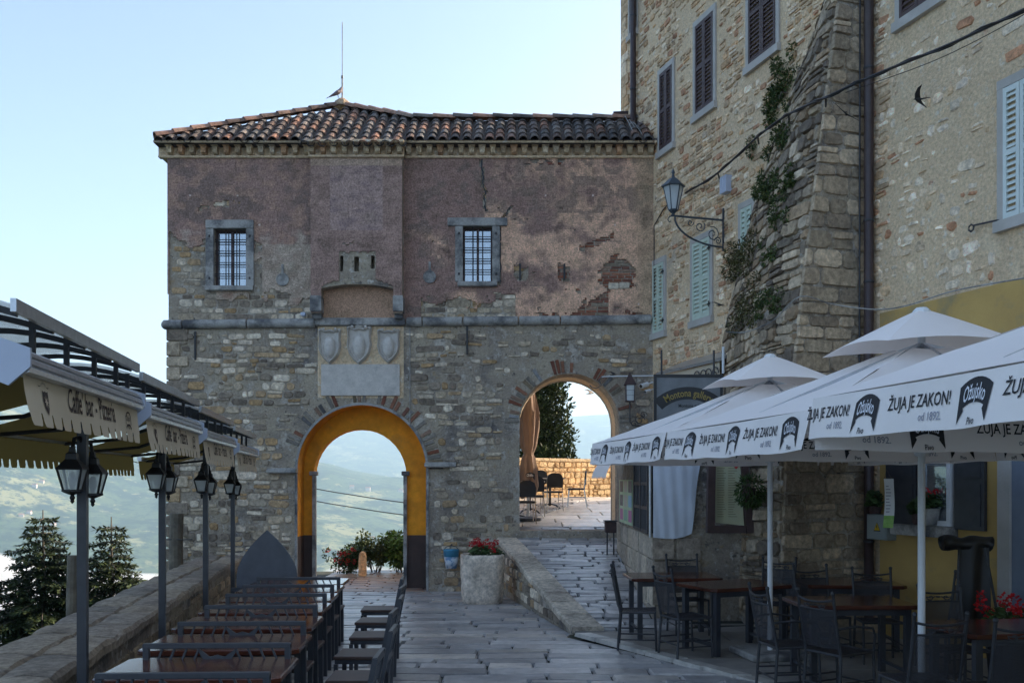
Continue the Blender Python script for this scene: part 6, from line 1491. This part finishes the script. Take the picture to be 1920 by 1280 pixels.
mb = MB(); mb.lathe([(.146, .231), (.155, .36), (.16, .365), (.158, .375)], 20, (bx_, by_, bz_)); mb.build('upper_body', M('bucket_blue', (.07, .30, .48), .45), bk, smooth=True)
mb = MB(); mb.tube([(bx_-.15, by_, bz_+.36), (bx_-.1, by_, bz_+.42), (bx_, by_+.06, bz_+.45), (bx_+.1, by_, bz_+.42), (bx_+.15, by_, bz_+.36)], .007, 5); mb.build('handle', m_iron, bk)
mb = MB(); mb.cyl((bx_, 19.0, bz_+.46), (bx_, 18.86, bz_+.46), .012, n=6); mb.build('nail', m_iron, bk)
# shrubs and flowers behind the left arch
def shrub(name, label, x, y, z, w, h, seed, cols, L, flowers=0):
    rng = random.Random(seed); t = thing(name, label, 'shrub', (x, y, z), group='shrubs beyond the left arch'); mb = MB(); br = MB()
    for k in range(12):
        e = Vector((x+rng.uniform(-w, w), y+rng.uniform(-.3, .3), z+h*rng.uniform(.6, 1))); br.tube([(x+rng.uniform(-.1, .1), y, z-.3), (Vector((x, y, z))+e)/2+Vector((0, 0, -.05)), e], [.012, .008, .003], 5)
        for q in range(5): clump(mb, Vector((x, y, z)).lerp(e, rng.uniform(.45, 1.05)), .13, 34, rng, cols, L, L[1]*.45)
    br.build('stems', m_timber, t, kind='stuff'); mb.build('leaves', m_leaf, t, kind='stuff')
    if flowers:
        f = MB(); f2 = MB()
        for _ in range(flowers):
            p = Vector((x+rng.uniform(-w, w)*.8, y-.25, z+h*rng.uniform(.35, .95))); clump(f2, p+Vector((0, .08, -.1)), .16, 60, rng, cols, L, L[1]*.5)
            for k in range(22): q = rvec(rng)*.045; leafcard(f, p+q, q+rvec(rng)*.03, Vector((0, -1, .3)), .035, .03, (.55, .03, .04))
        f.build('blossoms', m_red, t, kind='stuff'); f2.build('lower_leaves', m_leaf, t, kind='stuff')
shrub('geranium_bed', 'red-flowered geranium bed at the left foot of the inner arch', -3.95, 22.9, -.2, .65, .62, 5, [(.04, .07, .025), (.06, .1, .03)], (.05, .09), 12)
shrub('oleander_shrub', 'light green upright shrub in the middle of the left arch', -3.28, 23.2, -.25, .55, .95, 6, [(.13, .16, .06), (.09, .12, .045)], (.07, .12))
shrub('fig_shrub', 'bright green broad-leaved shrub at the right of the left arch', -2.65, 23.1, -.25, .5, .9, 7, [(.10, .19, .04), (.15, .24, .06)], (.09, .15))
mb = MB(); mb.lathe([(.10, -.35), (.095, .2), (.085, .36), (.065, .42), (.03, .45)], 10, (-3.47, 22.3, -.1), t=(.50, .38, .27)); tag(mb.build('stone_bollard', m_stone), 'short pale stone bollard behind the left arch', 'bollard')
# hanging fern by the menu
fp_ = thing('hanging_fern', 'round green hanging plant right of the menu board', 'plant', tuple(P(1407, 925, 12.7))); mb = MB(); c = P(1407, 920, 12.7)
clump(mb, c, .19, 700, random.Random(9), [(.04, .085, .015), (.06, .11, .02)], (.05, .1), .02, (1, 1, 1.15), .5); mb.build('fronds', m_leaf, fp_, kind='stuff'); mb = MB(); mb.lathe([(.05, -.1), (.08, .04)], 10, tuple(c)); mb.build('pot', m_rust, fp_); mb = MB(); mb.cyl(c+Vector((0, 0, .04)), c+Vector((0, .1, .8)), .004, n=4); mb.build('wire', m_iron, fp_)
# sill pots and geranium planter on the right
def pot(x, y, z, r, h, label, flowers, seed, mat):
    t = thing('flower_pot', label, 'flower pot', (x, y, z), group='flower pots on the right'); mb = MB(); mb.lathe([(r*.75, 0), (r, h*.9), (r*1.06, h), (r*.9, h), (r*.85, h*.9)], 14, (x, y, z)); mb.build('pot', mat, t)
    l, f = MB(), MB(); geranium(l, f, Vector((x, y, z+h)), r*1.5, 110, flowers, random.Random(seed), .2); l.build('leaves', m_leaf, t, kind='stuff')
    if f.v: f.build('blossoms', m_red, t, kind='stuff')
p = R(ru(1760), .12, 1.465); pot(p.x, p.y, p.z, .11, .2, 'pale woven pot with a geranium on the white window sill', 2, 5, m_limestone)
p = R(ru(1737), .12, 1.465); pot(p.x, p.y, p.z, .08, .13, 'small dark pot at the left of the white window sill', 0, 6, m_rust)
pot(4.72, 9.15, 0, .2, .62, 'tall dark planter of red geraniums at the right edge', 9, 7, m_black)
p = R(ru(1643)+.1, .1, 1.565); pot(p.x, p.y, p.z, .09, .1, 'little pot of greenery on top of the electric cabinet', 0, 8, m_rust)
# ------------------------------------------------------------------ upper terrace beyond the right arch
tp = thing('terrace_parapet', 'sunlit golden stone parapet at the end of the upper terrace', 'wall', (1.5, 28.2, 1.5))
A_, B_ = Vector((-1.2, 25.9, 0)), Vector((3.9, 30.2, 0)); dv = (B_-A_).normalized(); nv = Vector((dv.y, -dv.x, 0)); LL = (B_-A_).length
def tpp(u, v, w): return A_+dv*u+nv*w+Vector((0, 0, v))
mb = MB(); vs = [tpp(u, v, w) for u in (0, LL) for v, w in ((1.3, 0), (2.6, 0), (2.6, -.5), (-1, -.5))]; mb.add(vs, [(0, 1, 5, 4), (1, 2, 6, 5), (2, 3, 7, 6), (0, 3, 2, 1), (4, 5, 6, 7)]); mb.build('core', m_mortar_b, tp)
rng = random.Random(41)
wpz = rows(0, LL, 1.42, 2.56, (.12, .2), (.16, .34), rng, lambda p: all(0 < u < LL and v < 2.57 for u, v in p), gap=.02, split=.2)
lay(wpz, tpp, tp, m_stone, 'stone', 'small_stones', [(.42, .33, .22), (.36, .28, .19), (.46, .38, .27)], rng, proud=.05, limit=140)
for k in range(9): mb = MB(); a, b = LL*k/9+.01, LL*(k+1)/9-.01; mb.add([tpp(u, v, w) for u in (a, b) for v, w in ((2.56, .04), (2.64, .03), (2.64, -.53), (2.56, -.54))], [(0, 1, 5, 4), (1, 2, 6, 5), (2, 3, 7, 6), (0, 3, 2, 1), (4, 5, 6, 7), (0, 4, 7, 3)], 0, (.4, .34, .26)); mb.build('coping_stone', m_stone, tp)
# cypress
cy = thing('cypress_tree', 'tall dark cypress seen through the right arch', 'tree', (.95, 31.6, -2)); rng = random.Random(51); mb = MB()
mb.tube([(.95, 31.6, -2), (.95, 31.6, 3), (.95, 31.6, 7.6)], [.16, .11, .02], 8); mb.build('trunk', m_timber, cy); mb = MB()
for _ in range(620):
    z = rng.uniform(.4, 7.9); rmax = interp(z, [(0, .95), (2.2, 1.15), (4, .95), (6, .65), (7.9, .08)]); a = rng.uniform(0, 2*pi); r = rmax*sqrt(rng.random())
    c = Vector((.95+r*cos(a), 31.6+r*sin(a), z)); clump(mb, c, .30, 60, rng, [(.028, .05, .015), (.04, .065, .018), (.06, .085, .025)], (.10, .19), .075, (.8, .8, 1.3), -.5)
mb.build('crown', m_leaf, cy, kind='stuff')
# folded beige parasol
fu = thing('folded_parasol', 'closed beige parasol standing just inside the right arch', 'parasol', (.36, 20.9, zr(20.9)))
fz0 = zr(20.9); c0 = Vector((.36, 20.9, 0)); mb = MB(); n = 24; v = []
prof = [(.16, fz0+.55), (.19, fz0+.75), (.17, fz0+1.15), (.125, fz0+1.38), (.10, fz0+1.45), (.15, fz0+1.62), (.20, fz0+2.0), (.21, fz0+2.35), (.19, fz0+2.5), (.12, fz0+2.85), (.025, fz0+3.08)]
for i, (r, z) in enumerate(prof):
    for k in range(n): a = 2*pi*k/n; f_ = 1+(.22 if 0 < i < 9 else .1)*sin(a*6+i*.35)*(1 if i != 4 else .3); v.append(c0+Vector((r*cos(a)*f_, r*sin(a)*f_, z+(.08*sin(a*3) if i in (0, 7, 8) else 0))))
m_beige = fabric('beige_parasol_cloth', (.34, .235, .18), .2, c2=(.29, .2, .15))
mb.add(v, [(i*n+k, i*n+(k+1) % n, (i+1)*n+(k+1) % n, (i+1)*n+k) for i in range(len(prof)-1) for k in range(n)]); mb.build('folded_cloth', m_beige, fu, smooth=False)
mb = MB(); mb.cyl(c0+Vector((0, 0, fz0)), c0+Vector((0, 0, fz0+3.1)), .022, n=8); mb.build('pole', m_white, fu); mb = MB(); mb.lathe([(.28, 0), (.28, .06), (.05, .1)], 14, c0+Vector((0, 0, fz0))); mb.build('base', m_iron, fu)
mb = MB(); mb.lathe([(.108, -.02), (.112, 0), (.108, .02)], 14, c0+Vector((0, 0, fz0+1.45))); mb.build('tie_strap', m_beige, fu)
pr = MB(); badge(pr, lambda a, b, o=0: c0+Vector((.03+a, -.205-o-abs(a)*-.12, fz0+.98+b)), .2); pr.build('print', [m_print, m_whiteprint], fu, kind='stuff')
# black chairs and small tables on the upper terrace
m_chrome = M('chrome_tube', (.6, .6, .6), .2, metal=1.0); m_seat = M('black_leatherette', (.014, .014, .016), .4)
def make_bchair():
    t = thing('black_chair', '', 'chair', group='black chairs on the upper terrace')
    mb = MB(); mb.box((0, 0, .455), (.42, .42, .05), ch=.02); mb.build('seat', m_seat, t)
    mb = MB(); o = [(-.19, .56), (.19, .56), (.2, .75), (.17, .86), (.08, .91), (-.08, .91), (-.17, .86), (-.2, .75)]; mb.prism(o, lambda x, z, q: (x, -.21-.05*(z-.5)-.04*(1-q)+.01*(x/.2)**2, z)); mb.build('backrest', m_seat, t)
    for s in (-1, 1):
        mb = MB(); mb.tube([(s*.2, .22, 0), (s*.19, .18, .44)], .012, 6); mb.build('front_leg', m_chrome, t)
        mb = MB(); mb.tube([(s*.2, -.27, 0), (s*.19, -.2, .44), (s*.19, -.23, .7)], .012, 6); mb.build('rear_leg', m_chrome, t)
        mb = MB(); mb.tube([(s*.195, .2, .25), (s*.195, -.235, .25)], .009, 5); mb.build('stretcher', m_chrome, t)
    return t
bc = make_bchair()
for k, (x, y, rz_, lab) in enumerate(((.28, 20.35, .1, 'nearest black chair inside the right arch, back to the camera'), (.50, 21.9, .15, 'black chair in the middle behind the folded parasol'), (.98, 23.2, .2, 'farther black chair with its back to the camera'), (1.62, 24.2, pi/2-.1, 'black chair standing alone facing left by the slab path'), (.72, 24.6, pi, 'black chair behind the tables facing the camera'))):
    if k == 0: bc.location = (x, y, zr(y)); bc.rotation_euler = (0, 0, rz_); bc['label'] = lab
    else: dup(bc, (x, y, zr(y)), rz_, lab)
def make_btable():
    t = thing('bistro_table', '', 'table', group='bistro tables on the upper terrace'); mb = MB(); mb.box((0, 0, .735), (.7, .7, .03), ch=.006); mb.build('table_top', M('pale_table_top', (.5, .45, .4), .35), t)
    mb = MB(); mb.cyl((0, 0, .05), (0, 0, .72), .03, n=8); mb.build('column', m_black, t)
    for k in range(4): a = pi/4+pi/2*k; mb = MB(); mb.tube([(0, 0, .1), (.2*cos(a), .2*sin(a), .07), (.32*cos(a), .32*sin(a), .0)], .018, 6); mb.build('foot', m_black, t)
    return t
bt_ = make_btable()
for k, (x, y, lab) in enumerate(((.12, 21.2, 'nearest pale-topped table inside the right arch'), (.42, 22.7, 'middle pale-topped table on the upper terrace'), (.95, 24.0, 'farthest pale-topped table on the upper terrace'))):
    if k == 0: bt_.location = (x, y, zr(y)); bt_['label'] = lab
    else: dup(bt_, (x, y, zr(y)), 0, lab)
# ------------------------------------------------------------------ houses on the hillside
rng = random.Random(61); m_hw = M('pale_house_wall', (.6, .5, .42), .9); m_hr = M('far_roof', (.36, .16, .10), .9)
from mathutils.bvhtree import BVHTree
hill = bpy.data.objects['hills']; bvh = BVHTree.FromPolygons([v.co for v in hill.data.vertices], [tuple(p.vertices) for p in hill.data.polygons])
hl = [(65, 912, 'on the slope right of the left edge'), (78, 905, 'upper one of the pair left of the first lantern'), (40, 968, 'lower left on the hillside behind the spruce'), (55, 962, 'beside the lowest farmhouse at the left edge'), (100, 985, 'low on the slope beside the large spruce'), (660, 915, 'upper one in the left arch'), (690, 918, 'upper right one in the left arch'), (697, 1010, 'lower right one in the left arch'), (752, 922, 'at the right rim of the left arch view')]
for px, py, lab in hl:
    d_ = (P(px, py, 100)-Vector((0, 0, 2))); h = bvh.ray_cast(Vector((0, 0, 2)), d_.normalized())
    if h[0] is None: continue
    q = h[0]; s = (q.y/1800)*5.0; t = thing('farmhouse', 'tiny distant house '+lab, 'house', tuple(q), rng.uniform(-.5, .5), group='houses on the far hillside'); W = PM[t.name]
    mb = MB(); mb.box((0, 0, 0), (s*1.7, s, s*1.5)); mb.v = [W @ v for v in mb.v]; mb.build('wall', m_hw, t)
    mb = MB(); mb.add([(-s*.9, -s*.55, s*.75), (s*.9, -s*.55, s*.75), (s*.9, s*.55, s*.75), (-s*.9, s*.55, s*.75), (-s*.9, 0, s*1.2), (s*.9, 0, s*1.2)], [(0, 1, 5, 4), (2, 3, 4, 5), (0, 4, 3), (1, 2, 5), (3, 2, 1, 0)]); mb.v = [W @ v for v in mb.v]; mb.build('roof', m_hr, t)
# ------------------------------------------------------------------ valley fog and haze
def fog(c, r, dens, seed):
    mb = MB(); nu, nv = 28, 14; v = []
    for j in range(nv+1):
        th = pi*j/nv
        for i in range(nu):
            a = 2*pi*i/nu; d = Vector((sin(th)*cos(a), sin(th)*sin(a), cos(th))); k = 1+.35*fbm(d.x*1.6+seed, d.y*1.6, d.z*1.6, 4); v.append(Vector(c)+Vector((d.x*r[0], d.y*r[1], d.z*r[2]))*k)
    mb.add(v, [(j*nu+i, (j+1)*nu+i, (j+1)*nu+(i+1) % nu, j*nu+(i+1) % nu) for j in range(nv) for i in range(nu)])
    m = bpy.data.materials.new('fog'); m.use_nodes = True; t = m.node_tree; t.nodes.remove(t.nodes['Principled BSDF']); vol = t.nodes.new('ShaderNodeVolumePrincipled'); vol.inputs['Color'].default_value = (1, 1, 1, 1); vol.inputs['Density'].default_value = dens; t.links.new(vol.outputs[0], t.nodes['Material Output'].inputs['Volume'])
    return mb.build('valley_fog', m, kind='stuff')
tag(fog((-830, 1250, -190), (440, 240, 95), .015, 1), 'white fog bank in the valley at the far left', 'fog')
tag(fog((-215, 1500, -195), (120, 200, 58), .012, 5), 'low white mist in the valley beyond the left arch', 'fog')
mb = MB(); HZ = 9000; mb.box((0, 0, (760-300)/2), (2*HZ, 2*HZ, 760+300))
m = bpy.data.materials.new('haze_air'); m.use_nodes = True; t_ = m.node_tree; t_.nodes.remove(t_.nodes['Principled BSDF']); vol = t_.nodes.new('ShaderNodeVolumePrincipled'); vol.inputs['Color'].default_value = (.56, .78, 1, 1); vol.inputs['Density'].default_value = .00018; vol.inputs['Anisotropy'].default_value = .2
t_.links.new(vol.outputs[0], t_.nodes['Material Output'].inputs['Volume']); hz = mb.build('haze', m, kind='stuff'); hz['label'] = 'pale blue morning haze filling the valley air'; hz['category'] = 'haze'
S.cycles.volume_bounces = 1
